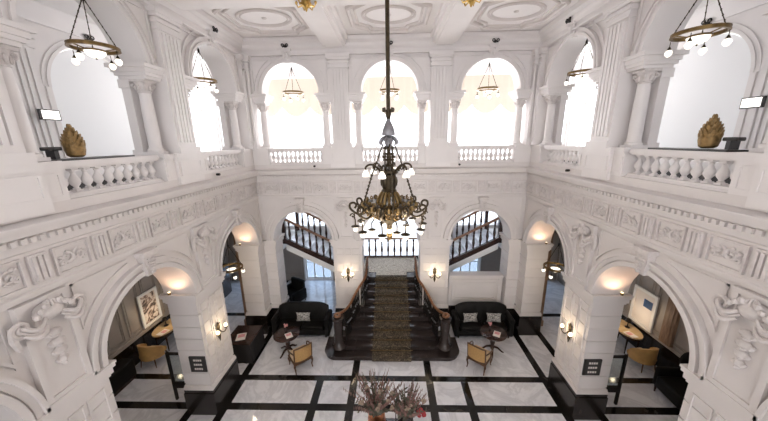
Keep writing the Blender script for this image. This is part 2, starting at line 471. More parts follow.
def plinth(name, T, piers, th):
    mb = MB()
    for a, b in piers:
        mb.box(a-.05, b+.05, -th-.05, .05, .002, .70, 0, T); mb.box(a-.035, b+.035, -th-.035, .035, .70, .80, 0, T)
    mb.build(name, PLINTHM, kind='structure')
plinth('baseboard_left', TL, pl, .72); plinth('baseboard_right', TR, pr_, .72); plinth('baseboard_far', TF, pf, .70)

# entablature between the two storeys
ENT = [(-.30, 5.24), (.04, 5.24), (.05, 5.27), (.05, 5.32), (.025, 5.34), (.025, 5.84), (.06, 5.87), (.075, 5.95), (.085, 5.97), (.085, 6.05), (.13, 6.07), (.20, 6.09), (.22, 6.15), (.25, 6.19), (.25, 6.23), (.02, 6.26), (-.30, 6.26)]
def entablature(name, T, s0, s1, detail=True):
    mb = MB(); run(mb, T, ENT, s0, s1, 1, 1)
    L = s1-s0
    n = int(L/.105)
    for i in range(n):
        a = s0+.12+i*(L-.24)/n; mb.box(a, a+.06, .08, .125, 5.975, 6.045, 0, T)
    run(mb, T, [(-.3, 6.26), (.03, 6.26), (.03, 6.42), (-.3, 6.42)], s0, s1, 1, 1)
    o = mb.build(name, STONE, kind='structure')
    if detail:
        f = MB(); m = int(round(L/.835)); pw = L/m
        for i in range(m):
            a = s0+i*pw; c = a+pw/2
            f.box(a+.02, a+.24, .025, .065, 5.40, 5.80, 0, T)
            for q in range(3): f.box(a+.045+q*.065, a+.085+q*.065, .065, .095, 5.43, 5.77, 0, T)
            frame(f, T, a+.30, a+pw-.04, 5.39, 5.80, .03, .025, .065)
            carve(f, T, a+.35, a+pw-.09, 5.44, 5.75, .03, .05)
        f.build('carved_frieze', CARVE, o, 'structure')
    return o
entablature('trim_1', TL, 0, YF); entablature('trim_2', TR, 0, YF); entablature('trim_3', TF, -XW, XW); entablature('trim_4', TN, -XW, XW, False)

# ---- upper storey
RAILZ0, RAILZ1 = 6.42, 6.96
UTH = .50
COLS = []
BALS = []
def upper_wall(name, T, centres, ur, off, ph, s0, s1, near=False, UTH=.50):
    """parapet pedestals, pilasters, imposts, arches, entablature"""
    mb = MB()
    edges = [s0]+[e for c in centres for e in (c-off, c+off)]+[s1]
    piers = [(edges[i], edges[i+1]) for i in range(0, len(edges), 2)]
    last = len(piers)-1
    for i, (a, b) in enumerate(piers):
        c = (a+b)/2 if 0 < i < last else (a if i == 0 else b)
        pe = .12 if off < 1.1 else .17
        lo = a-pe if i else s0; hi = b+pe if i < last else s1
        # pedestal
        mb.box(lo, hi, -UTH, .03, 6.42, 6.90, 0, T); mb.box(lo-.0, hi+.0, -UTH-.03, .06, 6.88, 6.99, 0, T)
        if 0 < i < last:
            mb.box(c-.42, c+.42, .03, .10, 6.30, 6.87, 0, T); mb.box(c-.44, c+.44, .03, .13, 6.87, 6.985, 0, T); frame(mb, T, c-.36, c+.36, 6.48, 6.82, .03, .10, .115)
            for d in (a+.02, b-.02): frame(mb, T, d-.16, d+.13, 6.48, 6.82, .025, .03, .045)
        # fluted pilaster
        pa, pb = (c-ph, c+ph) if 0 < i < last else ((s0, s0+ph*.8) if i == 0 else (s1-ph*.8, s1))
        mb.box(pa, pb, -UTH, .10, 6.98, 9.86, 0, T)
        nfl = 5; w = (pb-pa-.10)
        for q in range(nfl): mb.box(pa+.05+q*w/nfl+.012, pa+.05+(q+1)*w/nfl-.02, .10, .145, 7.22, 9.42, 0, T)
        mb.box(pa-.04, pb+.04, -.02, .16, 6.98, 7.12, 0, T)
        for z0, z1, e in ((9.46, 9.50, .03), (9.60, 9.66, .03), (9.70, 9.76, .05), (9.76, 9.86, .08)): mb.box(pa-e, pb+e, -.02, .11+e, z0, z1, 0, T)
        # imposts over the columns
        for sg, cc in ((-1, a), (1, b)):
            if (i == 0 and sg < 0) or (i == last and sg > 0): continue
            x0, x1 = (cc-.155, pa+.01) if sg < 0 else (pb-.01, cc+.155)
            for z0, z1, e in ((8.46, 8.52, 0), (8.52, 8.58, .04), (8.58, 8.66, .07), (8.66, USPRING, .12)): mb.box(x0-(e if sg < 0 else 0), x1+(e if sg > 0 else 0), -UTH+.06-e, -.02+e, z0, z1, 0, T)
            COLS.append((name, i, sg, cc, T, 0))
            if UTH > .6:
                mb.box(cc-.11, cc+.11, -UTH+.04, -UTH+.22, 6.99, 8.46, 0, T); mb.box(cc-.14, cc+.14, -UTH+.01, -UTH+.24, 6.99, 7.08, 0, T); mb.box(cc-.14, cc+.14, -UTH+.01, -UTH+.24, 8.30, 8.46, 0, T)
    for i, c in enumerate(centres):
        lo = (piers[i][0]+piers[i][1])/2 if i else s0; hi = (piers[i+1][0]+piers[i+1][1])/2 if i < len(centres)-1 else s1
        archslab(mb, T, c, ur, USPRING, 10.05, lo, hi, -.03, -UTH+.05)
        if not near: BALS.append((name, i, c, T, off-.19))
    run(mb, T, [(-UTH+.05, 9.86), (.10, 9.86), (.11, 9.90), (.07, 9.92), (.07, 10.02), (.13, 10.05), (.16, 10.10), (.17, 10.16), (.26, 10.22), (.28, 10.33), (-UTH+.05, 10.33)], s0, s1, 1, 1)
    o = mb.build(name, STONE_UP, kind='structure')
    tr = MB()
    for c in centres:
        archring(tr, T, c, USPRING, ur, ur+.06, -.03, .05); archring(tr, T, c, USPRING, ur+.06, ur+.13, -.03, .015); archring(tr, T, c, USPRING, ur+.13, ur+.16, -.03, .06)
        for i in range(len(centres)): pass
        for sg in (-1, 1):
            x_far = c+sg*(off+.20 if off < 1.2 else off+.1); Ro = ur+.27; dx = abs(x_far-c)
            a1 = math.acos(.30/Ro); a0 = .12
            archring(tr, T, c, USPRING, Ro, Ro+.03, -.03, .01, a0 if sg < 0 else PI-a1, a1 if sg < 0 else PI-a0, 12)
            xs = sorted((c+sg*(Ro+.02), c+sg*(Ro-.005))); 
            tr.box(xs[0], xs[1], -.03, .01, USPRING+.1, 9.78, 0, T)
            xs = sorted((c+sg*(Ro+.02), c+sg*.30)); tr.box(xs[0], xs[1], -.03, .01, 9.755, 9.785, 0, T)
        # scroll keystone
        zb = USPRING+ur-.03
        for hw, z0, z1, e in ((.09, zb, zb+.22, .07), (.12, zb+.16, 10.02, .10), (.15, 9.98, 10.06, .14)): tr.box(c-hw, c+hw, -.03, e, z0, z1, 0, T)
        for sg in (-1, 1):
            sp = spiral((c+sg*.10, zb+.24), .075, 1.4, sg, PI/2, 12); tr.tube([(x, .10, z) for x, z in sp], .02, 5, 0, T=T)
        tr.ell((c, .11, zb+.2), (.06, .05, .12), 8, 5, 0, None, T)
        if not near:
            hk = MB()
            for sg in (-1, 1):
                sp = spiral((c+sg*.07, 10.115), .055, 1.2, -sg, -PI/2, 10, .6); hk.tube([(x, .20, z) for x, z in sp], .015, 5, 0, T=T)
            hk.box(c-.03, c+.03, .14, .21, 10.06, 10.11, 0, T)
            hk.build('iron_scroll_hook', IRON, o, 'structure')
    tr.build('upper_archivolts', STONE_UP, o, 'structure')
    return o
upper_wall('wall_left_gallery', TL, SIDE_C, 1.0, 1.13, .30, 0, YF, False, .64)
upper_wall('wall_right_gallery', TR, SIDE_C, 1.0, 1.13, .30, 0, YF, False, .64)
upper_wall('wall_far_gallery', TF, FAR_C, .94, 1.07, .30, -XW, XW)
upper_wall('wall_near_gallery', TN, FAR_C, .94, 1.07, .30, -XW, XW, True)

# gallery slabs, ceiling
mb = MB()
for x0, x1, y0, y1 in ((-8.7, -XW-.29, -3.6, 13.9), (XW+.29, 8.7, -3.6, 13.9), (-XW-.29, XW+.29, YF+.29, 13.9), (-XW-.29, XW+.29, -3.6, -.29)):
    mb.box(x0, x1, y0, y1, 5.42, 6.30)
fg = mb.build('floor_gallery', STONE_W, kind='structure')
mb = MB()
for x0, x1 in ((-8.14, -XW-.70), (XW+.70, 8.14)): mb.box(x0, x1, -3.4, 13.7, 6.301, 6.312)
mb.build('dark_gallery_carpet', DARKCARP, fg, 'structure')
mb = MB(); mb.box(-8.7, 8.7, -3.6, 13.9, 10.345, 10.6); ceil = mb.build('ceiling', CEILW, kind='structure')
mb = MB(); bw = .36
for x in (-1.69, 1.69):
    mb.box(x-bw, x+bw, .28, YF-.28, 10.06, 10.344); mb.box(x-bw+.10, x+bw-.10, .28, YF-.28, 10.02, 10.06); mb.box(x-bw-.07, x+bw+.07, .28, YF-.28, 10.22, 10.344)
for y in (3.36, 6.70):
    mb.box(-XW+.28, XW-.28, y-bw, y+bw, 10.055, 10.343); mb.box(-XW+.28, XW-.28, y-bw+.10, y+bw-.10, 10.025, 10.055); mb.box(-XW+.28, XW-.28, y-bw-.07, y+bw+.07, 10.215, 10.343)
mb.build('trim_5', CEILW, ceil, 'structure')
mb = MB()
for cx in (-3.25, 0, 3.25):
    for cy in (1.69, 5.03, 8.37):
        hx, hy = 1.0, 1.05
        for (sx, sy, w, z) in ((1, 1, .06, 10.29), (.84, .84, .035, 10.31)):
            pts = []
            for (px, py) in ((-.55, -1), (.55, -1), (.62, -.8), (1, -.5), (1, .5), (.62, .8), (.55, 1), (-.55, 1), (-.62, .8), (-1, .5), (-1, -.5), (-.62, -.8)):
                pts.append((cx+px*hx*sx, cy+py*hy*sy, z+.02))
            mb.tube(pts, w, 6, 0, True)
        for rx, ry, w in ((.68, .52, .035), (.60, .45, .02)):
            mb.tube([(cx+rx*cos(2*PI*i/32), cy+ry*sin(2*PI*i/32), 10.335) for i in range(32)], w, 6, 0, True)
        for sx in (-1, 1):
            for sy in (-1, 1):
                for q in range(4): mb.ell((cx+sx*(.72+.07*q), cy+sy*(.62+.06*(q % 2)), 10.34), (.05, .05, .03), 6, 4)
        mb.ell((cx, cy, 10.34), (.07, .07, .03), 8, 4)
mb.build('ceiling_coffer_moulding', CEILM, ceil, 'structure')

# ---- outer walls
def outer_side(name, sg):
    """lower outer wall of the ground floor corridor and upper outer wall of the gallery"""
    mb = MB(); X = 8.6
    T = lambda s, p, z: (sg*(X-p), s, z)
    mb.box(-3.6, 13.9, -.1, 0, 0, 5.42, 0, T)
    run(mb, T, [(0, .80), (.03, .80), (.03, .90), (0, .92)], -3.6, 10.6, 0, 0)
    o = mb.build(name, TAUPE, kind='structure')
    t = MB(); y = -3.2
    while y < 10.2:
        frame(t, T, y, y+.62, 1.0, 4.7, .05, 0, .03); frame(t, T, y+.08, y+.54, 1.08, 4.62, .02, 0, .02); y += .74
    t.build('wall_panel_mouldings', TAUPE, o, 'structure')
    b = MB(); b.box(-3.6, 10.6, 0, .04, .002, .80, 0, T); b.build('dado_plinth', PLINTHM, o, 'structure')
    d = MB()
    d.box(10.7, 13.78, .001, .05, 2.75, 5.40, 0, T)
    for q in range(5): d.box(10.7, 13.78, .05, .09, 2.95+q*.5, 3.03+q*.5, 0, T)
    d.box(10.6, 10.85, .001, .16, .002, 5.40, 0, T)
    d.build('dark_wood_panelling', DKPANEL, o, 'structure')
    # upper
    mb = MB(); X2 = 8.15
    T2 = lambda s, p, z: (sg*(X2-p), s, z)
    cs = [-1.65, 1.69, 5.03, 8.37, 11.9]; r = 1.17; spr = 8.56; zs = 6.55
    ed = [-3.6]+[e for c in cs for e in (c-r, c+r)]+[13.9]
    for i in range(0, len(ed), 2): mb.box(ed[i], ed[i+1], -.25, 0, 6.30, 10.344, 0, T2)
    for i, c in enumerate(cs):
        mb.box(c-r, c+r, -.25, 0, 6.30, zs, 0, T2)
        archslab(mb, T2, c, r, spr, 10.344, c-r, c+r, 0, -.25)
        archring(mb, T2, c, spr, r, r+.07, 0, .04); archring(mb, T2, c, spr, r+.07, r+.16, 0, .02)
        mb.box(c-r-.12, c-r, 0, .03, zs, spr, 0, T2); mb.box(c+r, c+r+.12, 0, .03, zs, spr, 0, T2)
    hk = MB()
    for c in cs[1:4]:
        for s2 in (-1, 1): hk.tube([(x, .12, z) for x, z in spiral((c+s2*.08, 10.0), .06, 1.2, -s2, -PI/2, 10, .6)], .016, 5, 0, T=T2)
        hk.box(c-.03, c+.03, 0, .13, 9.93, 9.99, 0, T2)
    for i in range(2, len(ed)-2, 2):
        c = (ed[i]+ed[i+1])/2; hw = .30
        mb.box(c-hw, c+hw, 0, .06, 6.30, 10.344, 0, T2)
        for q in range(4): mb.box(c-hw+.06+q*.125, c-hw+.13+q*.125, .06, .095, 6.9, 9.3, 0, T2)
        for z0, z1, e in ((9.35, 9.42, .03), (9.55, 9.75, .06), (9.75, 9.85, .10)): mb.box(c-hw-e, c+hw+e, 0, .06+e, z0, z1, 0, T2)
    run(mb, T2, [(0, 9.95), (.05, 9.95), (.10, 10.05), (.12, 10.2), (.22, 10.344), (0, 10.344)], -3.6, 13.9)
    up_ = mb.build(name+'_upper', STONE_W, kind='structure'); hk.build('iron_scroll_hook', IRON, up_, 'structure')
    if sg > 0:
        q = MB(); q.box(7.70, 8.06, .001, .12, .93, 4.2, 0, T); q.box(7.66, 8.10, .001, .15, 4.2, 4.35, 0, T); q.box(7.78, 7.98, .12, .14, 1.0, 4.1, 0, T); q.build('timber_pilaster', BROWNWOOD, o, 'structure')
    return up_, T2, cs, r, spr, zs
wins = 0
def arched_pane(T, c, r, spr, zs, p, m, name, parent=None, kind='structure', th=.012):
    mb = MB()
    pts = [(c-r, zs), (c+r, zs)]+[(c+r*cos(PI*i/20), spr+r*sin(PI*i/20)) for i in range(21)]
    vs = [(x, p, z) for x, z in pts]+[(x, p-th, z) for x, z in pts]; n = len(pts)
    mb.add(vs, [tuple(range(n)), tuple(range(2*n-1, n-1, -1))]+[(i, (i+1) % n, n+(i+1) % n, n+i) for i in range(n)], 0, T)
    return mb.build(name, m, parent, kind)
for name, sg in (('wall_outer_left', -1), ('wall_outer_right', 1)):
    o, T2, cs, r, spr, zs = outer_side(name, sg)
    for i, c in enumerate(cs):
        wins += 1
        f = MB(); archring(f, T2, c, spr, r-.06, r, -.20, -.12)
        f.box(c-r, c-r+.06, -.20, -.12, zs, spr, 0, T2); f.box(c+r-.06, c+r, -.20, -.12, zs, spr, 0, T2); f.box(c-r, c+r, -.20, -.12, zs, zs+.06, 0, T2)
        if i in (1, 2, 3): pass
        else:
            f.box(c-.03, c+.03, -.20, -.12, zs, spr+r-.02, 0, T2); f.box(c-r, c+r, -.20, -.12, spr-.03, spr+.03, 0, T2)
        w = f.build('window_%d' % wins, WHITEPAINT, kind='structure')
        if i in (1, 2, 3): arched_pane(T2, c, r-.06, spr, zs+.06, -.10, BLIND, 'blind', w)
        else: arched_pane(T2, c, r-.06, spr, zs+.06, -.16, PANE, 'pane', w)

# far and near outer walls with tall windows and festoon blinds
def outer_end(name, T, doors):
    global wins
    mb = MB()
    def slab(s0, s1, z0, z1): mb.box(s0, s1, -.25, 0, z0, z1, 0, T)
    # upper: three wide arched windows and two side ones
    cs = [(-7.5, .62), (-4.35, 2.0), (0, 2.0), (4.35, 2.0), (7.5, .62)]
    zs = 6.36; ed = [-8.7]+[e for c, r in cs for e in (c-r, c+r)]+[8.7]
    for i in range(0, len(ed), 2): slab(ed[i], ed[i+1], 6.30, 10.344)
    for c, r in cs: slab(c-r, c+r, 6.30, zs); slab(c-r, c+r, 10.0, 10.344)
    # lower
    low = [d for d in doors if d[3] < 3.05]; high = [d for d in doors if d[3] >= 3.05]
    for grp, za, zb in ((low, 0, 2.9), (high, 2.9, 6.30)):
        ed = [-8.7]+[e for a, b, z0, z in grp for e in (a, b)]+[8.7]
        for i in range(0, len(ed), 2): slab(ed[i], ed[i+1], za, zb)
        for a, b, z0, z in grp:
            if z < zb: slab(a, b, z, zb)
            if z0 > za: slab(a, b, za, z0)
    o = mb.build(name, STONE_W, kind='structure')
    for c, r in cs:
        wins += 1
        f = MB(); frame(f, T, c-r, c+r, zs, 10.0, .07, -.20, -.12)
        n = 3 if r > 1.2 else 2
        for q in range(1, n): f.box(c-r+2*r*q/n-.025, c-r+2*r*q/n+.025, -.20, -.12, zs+.07, 9.93, 0, T)
        w = f.build('window_%d' % wins, WHITEPAINT, kind='structure')
        g = MB(); g.box(c-r+.05, c+r-.05, -.17, -.16, zs+.05, 9.95, 0, T); g.build('pane', PANE, w, 'structure')
    return o
def festoon(T, c, r, label):
    mb = MB(); n = 3; W = 2*r-.1; NX, NZ = 36, 12; vs = []; fs = []
    for j in range(NZ+1):
        for i in range(NX+1):
            u = i/NX; t = j/NZ; k = abs(sin(PI*n*u)); low = 8.72-.42*k**.8
            s = c-r+.05+W*u; z = 9.94+(low-9.94)*t
            p = -.06+.03*sin(9*PI*t)*k*t+.012*sin(2*PI*u*24)
            vs.append((s, p, z))
    for j in range(NZ):
        for i in range(NX): a = j*(NX+1)+i; fs.append((a, a+1, a+NX+2, a+NX+1))
    mb.add(vs, fs, 0, T)
    tag(mb.build('festoon_blind', SWAG), label, 'blind', 'festoon blinds in the far windows')
TFO = lambda s, p, z: (s, 13.8-p, z)
TNO = lambda s, p, z: (s, -3.5+p, z)
dl = [(-7.9, -5.6, .1, 2.6), (-4.6, -3.0, .05, 2.7), (-1.3, 1.3, 1.9, 4.9), (3.0, 4.6, .05, 2.7), (5.6, 7.9, .1, 2.6)]
dl_up = [(-4.75, -2.85, .05, 4.9), (-1.4, 1.4, 2.0, 4.9), (2.85, 4.75, .05, 4.9)]
DOORS = [(-7.9, -6.1, .05, 2.5), (-4.55, -3.15, .05, 2.35), (3.15, 4.55, .05, 2.35), (6.1, 7.9, .05, 2.5)]; FWIN = [(-5.3, -2.2), (-1.7, 1.7), (2.2, 5.3)]
outer_end('wall_outer_far', TFO, DOORS[:2]+[(-1.7, 1.7, 1.2, 2.9)]+DOORS[2:]+[(a, b, 3.0 if a != -1.7 else 2.9, 5.2) for a, b in FWIN])
outer_end('wall_outer_near', TNO, [(-4.4, -2.2, .05, 2.8), (-1.2, 1.2, .05, 2.8), (2.2, 4.4, .05, 2.8), (-4.4, -2.2, 3.0, 5.2), (-1.2, 1.2, 3.0, 5.2), (2.2, 4.4, 3.0, 5.2)])  # unseen lower openings, added to let the fill light in
festoon(TFO, -4.35, 2.0, 'cream festoon blind drawn up in the left far gallery window')
festoon(TFO, 0, 2.0, 'cream festoon blind drawn up in the middle far gallery window')
festoon(TFO, 4.35, 2.0, 'cream festoon blind drawn up in the right far gallery window')
# stair hall doors and windows; middle window and sheers added to whiten the backdrop
dn = 0
for a, b, z0, z in DOORS+[(a, b, 3.0 if a != -1.7 else 1.2, 5.2) for a, b in FWIN]:
    f = MB(); frame(f, TFO, a, b, z0, z, .08, -.20, -.10)
    for q in (1, 2):
        if z0 < 1: f.box(a+(b-a)*q/3-.035, a+(b-a)*q/3+.035, -.20, -.10, z0+.08, z-.08, 0, TFO)
    for q in range(1, int((z-z0)/.95) if z0 < 1 else 1): f.box(a+.08, b-.08, -.19, -.11, z0+q*.95-.02, z0+q*.95+.02, 0, TFO)
    if z0 < 1: dn += 1; w = f.build('door_%d' % dn, WHITEPAINT, kind='structure')
    else: wins += 1; w = f.build('window_%d' % wins, WHITEPAINT, kind='structure')
    g = MB(); g.box(a+.05, b-.05, -.16, -.15, z0+.05, z-.05, 0, TFO); g.build('pane', PANE_B if z0 < 1 else PANE, w, 'structure')
    if z0 > 1:
        g = MB(); NX = 60; vs = []
        for i in range(NX+1):
            x = a+.03+(b-a-.06)*i/NX; p = -.05+.02*sin(i*1.3); vs += [(x, p, z0-.05), (x, p, z+.05)]
        g.add(vs, [(2*i, 2*i+2, 2*i+3, 2*i+1) for i in range(NX)], 0, TFO); g.build('sheer_curtain', SHEER, w, 'structure')
mb = MB(); ed = [-8.55]+[e for a, b, z0, z in DOORS[:2] for e in (a-.06, b+.06)]+[-1.9, 1.9]+[e for a, b, z0, z in DOORS[2:] for e in (a-.06, b+.06)]+[8.55]
for i in range(0, len(ed), 2):
    mb.box(ed[i], ed[i+1], .001, .03, .002, 2.75, 0, TFO); mb.box(ed[i], ed[i+1], .001, .06, 2.75, 2.85, 0, TFO); frame(mb, TFO, ed[i]+.1, ed[i+1]-.1, .3, 2.6, .05, .03, .06)
mb.build('wall_wainscot', TAUPE, kind='structure')
# brown timber casings beside the corner piers
for sg in (-1, 1):
    mb = MB(); x = sg*5.73
    mb.box(x-.17, x+.17, 10.0, 10.3, .002, 4.4); mb.box(x-.22, x+.22, 9.98, 10.32, .002, .25); mb.box(x-.12, x+.12, 9.97, 10.0, .3, 4.3)
    mb.build('trim_%d' % (6 if sg < 0 else 7), BROWNWOOD, kind='structure')
# parapet under the right-hand far arch
mb = MB()
mb.box(FAR_C[2]-FR+.06, FAR_C[2]+FR-.06, 10.18, 10.42, .002, 2.02); mb.box(FAR_C[2]-FR+.06, FAR_C[2]+FR-.06, 10.10, 10.48, 2.02, 2.12)
T9 = lambda s, p, z: (s, 10.18-p, z)
frame(mb, T9, 2.35, 4.17, 1.0, 1.92, .05, 0, .035); frame(mb, T9, 2.48, 4.04, 1.13, 1.79, .025, 0, .02); mb.box(2.25, 4.28, 0, .05, .002, .80, 1, T9)
mb.build('wall_parapet', [STONE, PLINTHM], kind='structure')
#@@PART2@@
# ================================================================== COLUMNS AND BALUSTRADES
def make_column():
    t = thing('gallery_column', '', 'column')
    b = MB(); b.box(-.155, .155, -.155, .155, 0, .05); b.lathe([(.15, .05), (.155, .075), (.15, .10), (.125, .11), (.13, .13), (.122, .15)], 20)
    b.build('base', STONE_UP, t)
    s = MB(); s.lathe([(.118, .15), (.120, .5), (.114, .9), (.104, 1.21)], 20); s.build('shaft', STONE_UP, t)
    c = MB(); c.lathe([(.104, 1.21), (.118, 1.22), (.118, 1.24), (.106, 1.25), (.108, 1.30), (.13, 1.40), (.145, 1.42)], 20)
    for sx in (-1, 1):
        for sy in (-1, 1):
            sp = spiral((0, 1.36), .055, 1.3, 1, PI/2, 12)
            d = Vector((sx, sy, 0)).normalized()
            c.tube([tuple(d*(.155+a)+Vector((0, 0, z))) for a, z in sp], .02, 5)
    for k in range(8):
        a = 2*PI*k/8; c.ell((.125*cos(a), .125*sin(a), 1.31), (.03, .03, .06), 6, 4)
    c.box(-.155, .155, -.155, .155, 1.42, 1.463); c.build('capital', CARVE, t)
    return t
col0 = make_column(); used = []
def put(proto, loc, rz, label, group=None):
    if proto.name not in used:
        used.append(proto.name); proto.location = loc; proto.rotation_euler = (0, 0, rz); proto['label'] = label
        if group: proto['group'] = group
        return proto
    return dup(proto, loc, rz, label, group)
CN = {
 ('wall_far_gallery', 0, 1): 'white column on the far gallery in the left corner, by the left window',
 ('wall_far_gallery', 1, -1): 'white column on the far gallery right of the left window',
 ('wall_far_gallery', 1, 1): 'white column on the far gallery left of the middle window',
 ('wall_far_gallery', 2, -1): 'white column on the far gallery right of the middle window',
 ('wall_far_gallery', 2, 1): 'white column on the far gallery left of the right window',
 ('wall_far_gallery', 3, -1): 'white column on the far gallery in the right corner, by the right window',
}
for sd in ('left', 'right'):
    n = 'wall_%s_gallery' % sd
    CN[(n, 1, 1)] = 'big white column at the very %s edge of the picture' % sd
    CN[(n, 2, -1)] = 'white column on the %s gallery at the far end of the large near arch' % sd
    CN[(n, 2, 1)] = 'white column on the %s gallery before the second arch' % sd
    CN[(n, 3, -1)] = 'white column on the %s gallery beyond the second arch' % sd
for (n, i, sg, cc, T, back) in COLS:
    if (n, i, sg) not in CN: continue
    x, y, _ = T(cc, -.23-back, 0); put(col0, (x, y, 6.992), 0, CN[(n, i, sg)].replace('big white column', 'white column').replace('white column', 'rear white column' if back else 'front white column' if 'far_g' not in n else 'white column'), 'white gallery columns')

def make_balustrade(half, n):
    t = thing('gallery_balustrade', '', 'balustrade')
    b = MB(); b.box(-half, half, -.17, .14, 0, .03); b.box(-half, half, -.14, .11, .03, .07); b.build('base_rail', STONE_UP, t)
    h = MB(); h.box(-half, half, -.13, .10, .435, .465); h.box(-half, half, -.17, .15, .465, .53); h.box(-half, half, -.15, .12, .53, .555); h.build('handrail', STONE_UP, t)
    me = None
    for k in range(n):
        x = -half+(k+.5)*2*half/n
        if me is None:
            q = MB(); q.box(-.052, .052, -.052, .052, .071, .10)
            q.lathe([(.036, .10), (.048, .115), (.030, .13), (.036, .15), (.066, .19), (.075, .225), (.064, .27), (.036, .325), (.028, .36), (.040, .375), (.040, .39), (.030, .40)], 14)
            q.box(-.048, .048, -.048, .048, .40, .434)
            o = q.build('baluster', STONE_UP, t); me = o.data
        else:
            o = bpy.data.objects.new('baluster', me); COL.objects.link(o); o.parent = t
        o.location = (x, -.015, 0)
    return t
bf = make_balustrade(FAR_C[2]-FAR_C[1]-2.17-.03+.0, 11) if False else make_balustrade(.94, 12)
bs = make_balustrade(.93, 10)
BN = {('wall_far_gallery', 0): 'white stone balustrade under the left window of the far gallery',
      ('wall_far_gallery', 1): 'white stone balustrade under the middle window of the far gallery, behind the chandelier',
      ('wall_far_gallery', 2): 'white stone balustrade under the right window of the far gallery',
      ('wall_left_gallery', 1): 'white stone balustrade of the left gallery under the gilded leaf sculpture',
      ('wall_left_gallery', 2): 'white stone balustrade of the left gallery by the far corner',
      ('wall_right_gallery', 1): 'white stone balustrade of the right gallery under the gilded leaf sculpture',
      ('wall_right_gallery', 2): 'white stone balustrade of the right gallery by the far corner'}
for (n, i, c, T, half) in BALS:
    if (n, i) not in BN:   # the bays outside the frame: a plain parapet
        mb = MB(); mb.box(c-half, c+half, -.4, 0, 6.425, 6.98, 0, T); mb.build('wall_gallery_parapet', STONE_UP, kind='structure'); continue
    x, y, _ = T(c, -.20, 0); far = 'far' in n
    put(bf if far else bs, (x, y, 6.4205), 0 if far else (PI/2 if 'left' in n else -PI/2), BN[(n, i)], 'gallery balustrades')

# ================================================================== STAIRCASE
LZ = 1.6; YN = [8.09+.326*k for k in range(10)]
HW = [2.30, 2.08, 1.93, 1.72, 1.60, 1.52, 1.46, 1.41, 1.37, 1.34]
YBACK = 11.18
st = thing('grand_staircase', 'dark marble grand staircase in the middle with wooden handrails and ten steps', 'staircase', (0, 8, 0))
def stepoutline(hw, y0, y1, R, e):
    pts = []
    if R <= .05:
        if y0 > 9.8: return [(-1.07, y0-e), (1.07, y0-e), (1.07, y1), (-1.07, y1)]
        return [(-hw-e, y0-e), (hw+e, y0-e), (hw+e, 9.93), (1.07, 9.93), (1.07, y1), (-1.07, y1), (-1.07, 9.93), (-hw-e, 9.93)]
    pts = [(hw+e-R+R*cos(a), y0-e+R+R*sin(a)) for a in [-PI/2+PI/2*i/8 for i in range(9)]]
    pts += [(hw+e, y1), (-hw-e, y1)] if y1 < 9.9 else [(hw+e, 9.93), (1.07, 9.93), (1.07, y1), (-1.07, y1), (-1.07, 9.93), (-hw-e, 9.93)]
    pts += [(-hw-e+R+R*cos(a), y0-e+R+R*sin(a)) for a in [PI+PI/2*i/8 for i in range(9)]]
    return pts
for k in range(10):
    mb = MB(); R = (.42, .36, .30, .12)[k] if k < 4 else 0
    yb = YBACK
    if k < 3: yb = (9.12, 9.10, 9.06)[k]
    mb.prism([(x, y-8) for x, y in stepoutline(HW[k], YN[k]+.03, yb, R, 0)], .16*k+.001, .16*k+.118)
    mb.prism([(x, y-8) for x, y in stepoutline(HW[k], YN[k]+.03, yb, R, .03)], .16*k+.118, .16*(k+1))
    mb.build('step', STEPM, st)
    if k < 3:   # core below the upper steps
        pass
mb = MB(); mb.box(-1.6, 1.6, 9.03-8, 9.92-8, .002, .478); mb.box(-1.05, 1.05, 9.92-8, YBACK-8, .002, .478); mb.build('core', STEPM, st)
def railpath(sg):
    P = [(.99, 11.12, 2.46), (.99, 10.7, 2.28), (1.02, 10.15, 2.02), (1.20, 9.80, 1.84), (1.36, 9.40, 1.68), (1.47, 9.0, 1.57), (1.60, 8.72, 1.53), (1.76, 8.55, 1.52)]
    P = [(sg*x, y-8, z) for x, y, z in P]
    for i in range(1, 17):   # closing scroll
        a = -PI*.3+i/16*3.4*PI/1.5; r = .14*(1-.55*i/16)
        P.append((sg*(1.80+r*sin(a)*.9), .43+r*cos(a)*.9+.0, 1.52))
    return P
def smooth(P, n=4):
    out = []
    for i in range(len(P)-1):
        p0, p1, p2, p3 = (Vector(P[max(i-1, 0)]), Vector(P[i]), Vector(P[i+1]), Vector(P[min(i+2, len(P)-1)]))
        for q in range(n):
            t = q/n; out.append(.5*((2*p1)+(p2-p0)*t+(2*p0-5*p1+4*p2-p3)*t*t+(3*p1-p0-3*p2+p3)*t**3))
    out.append(Vector(P[-1])); return out
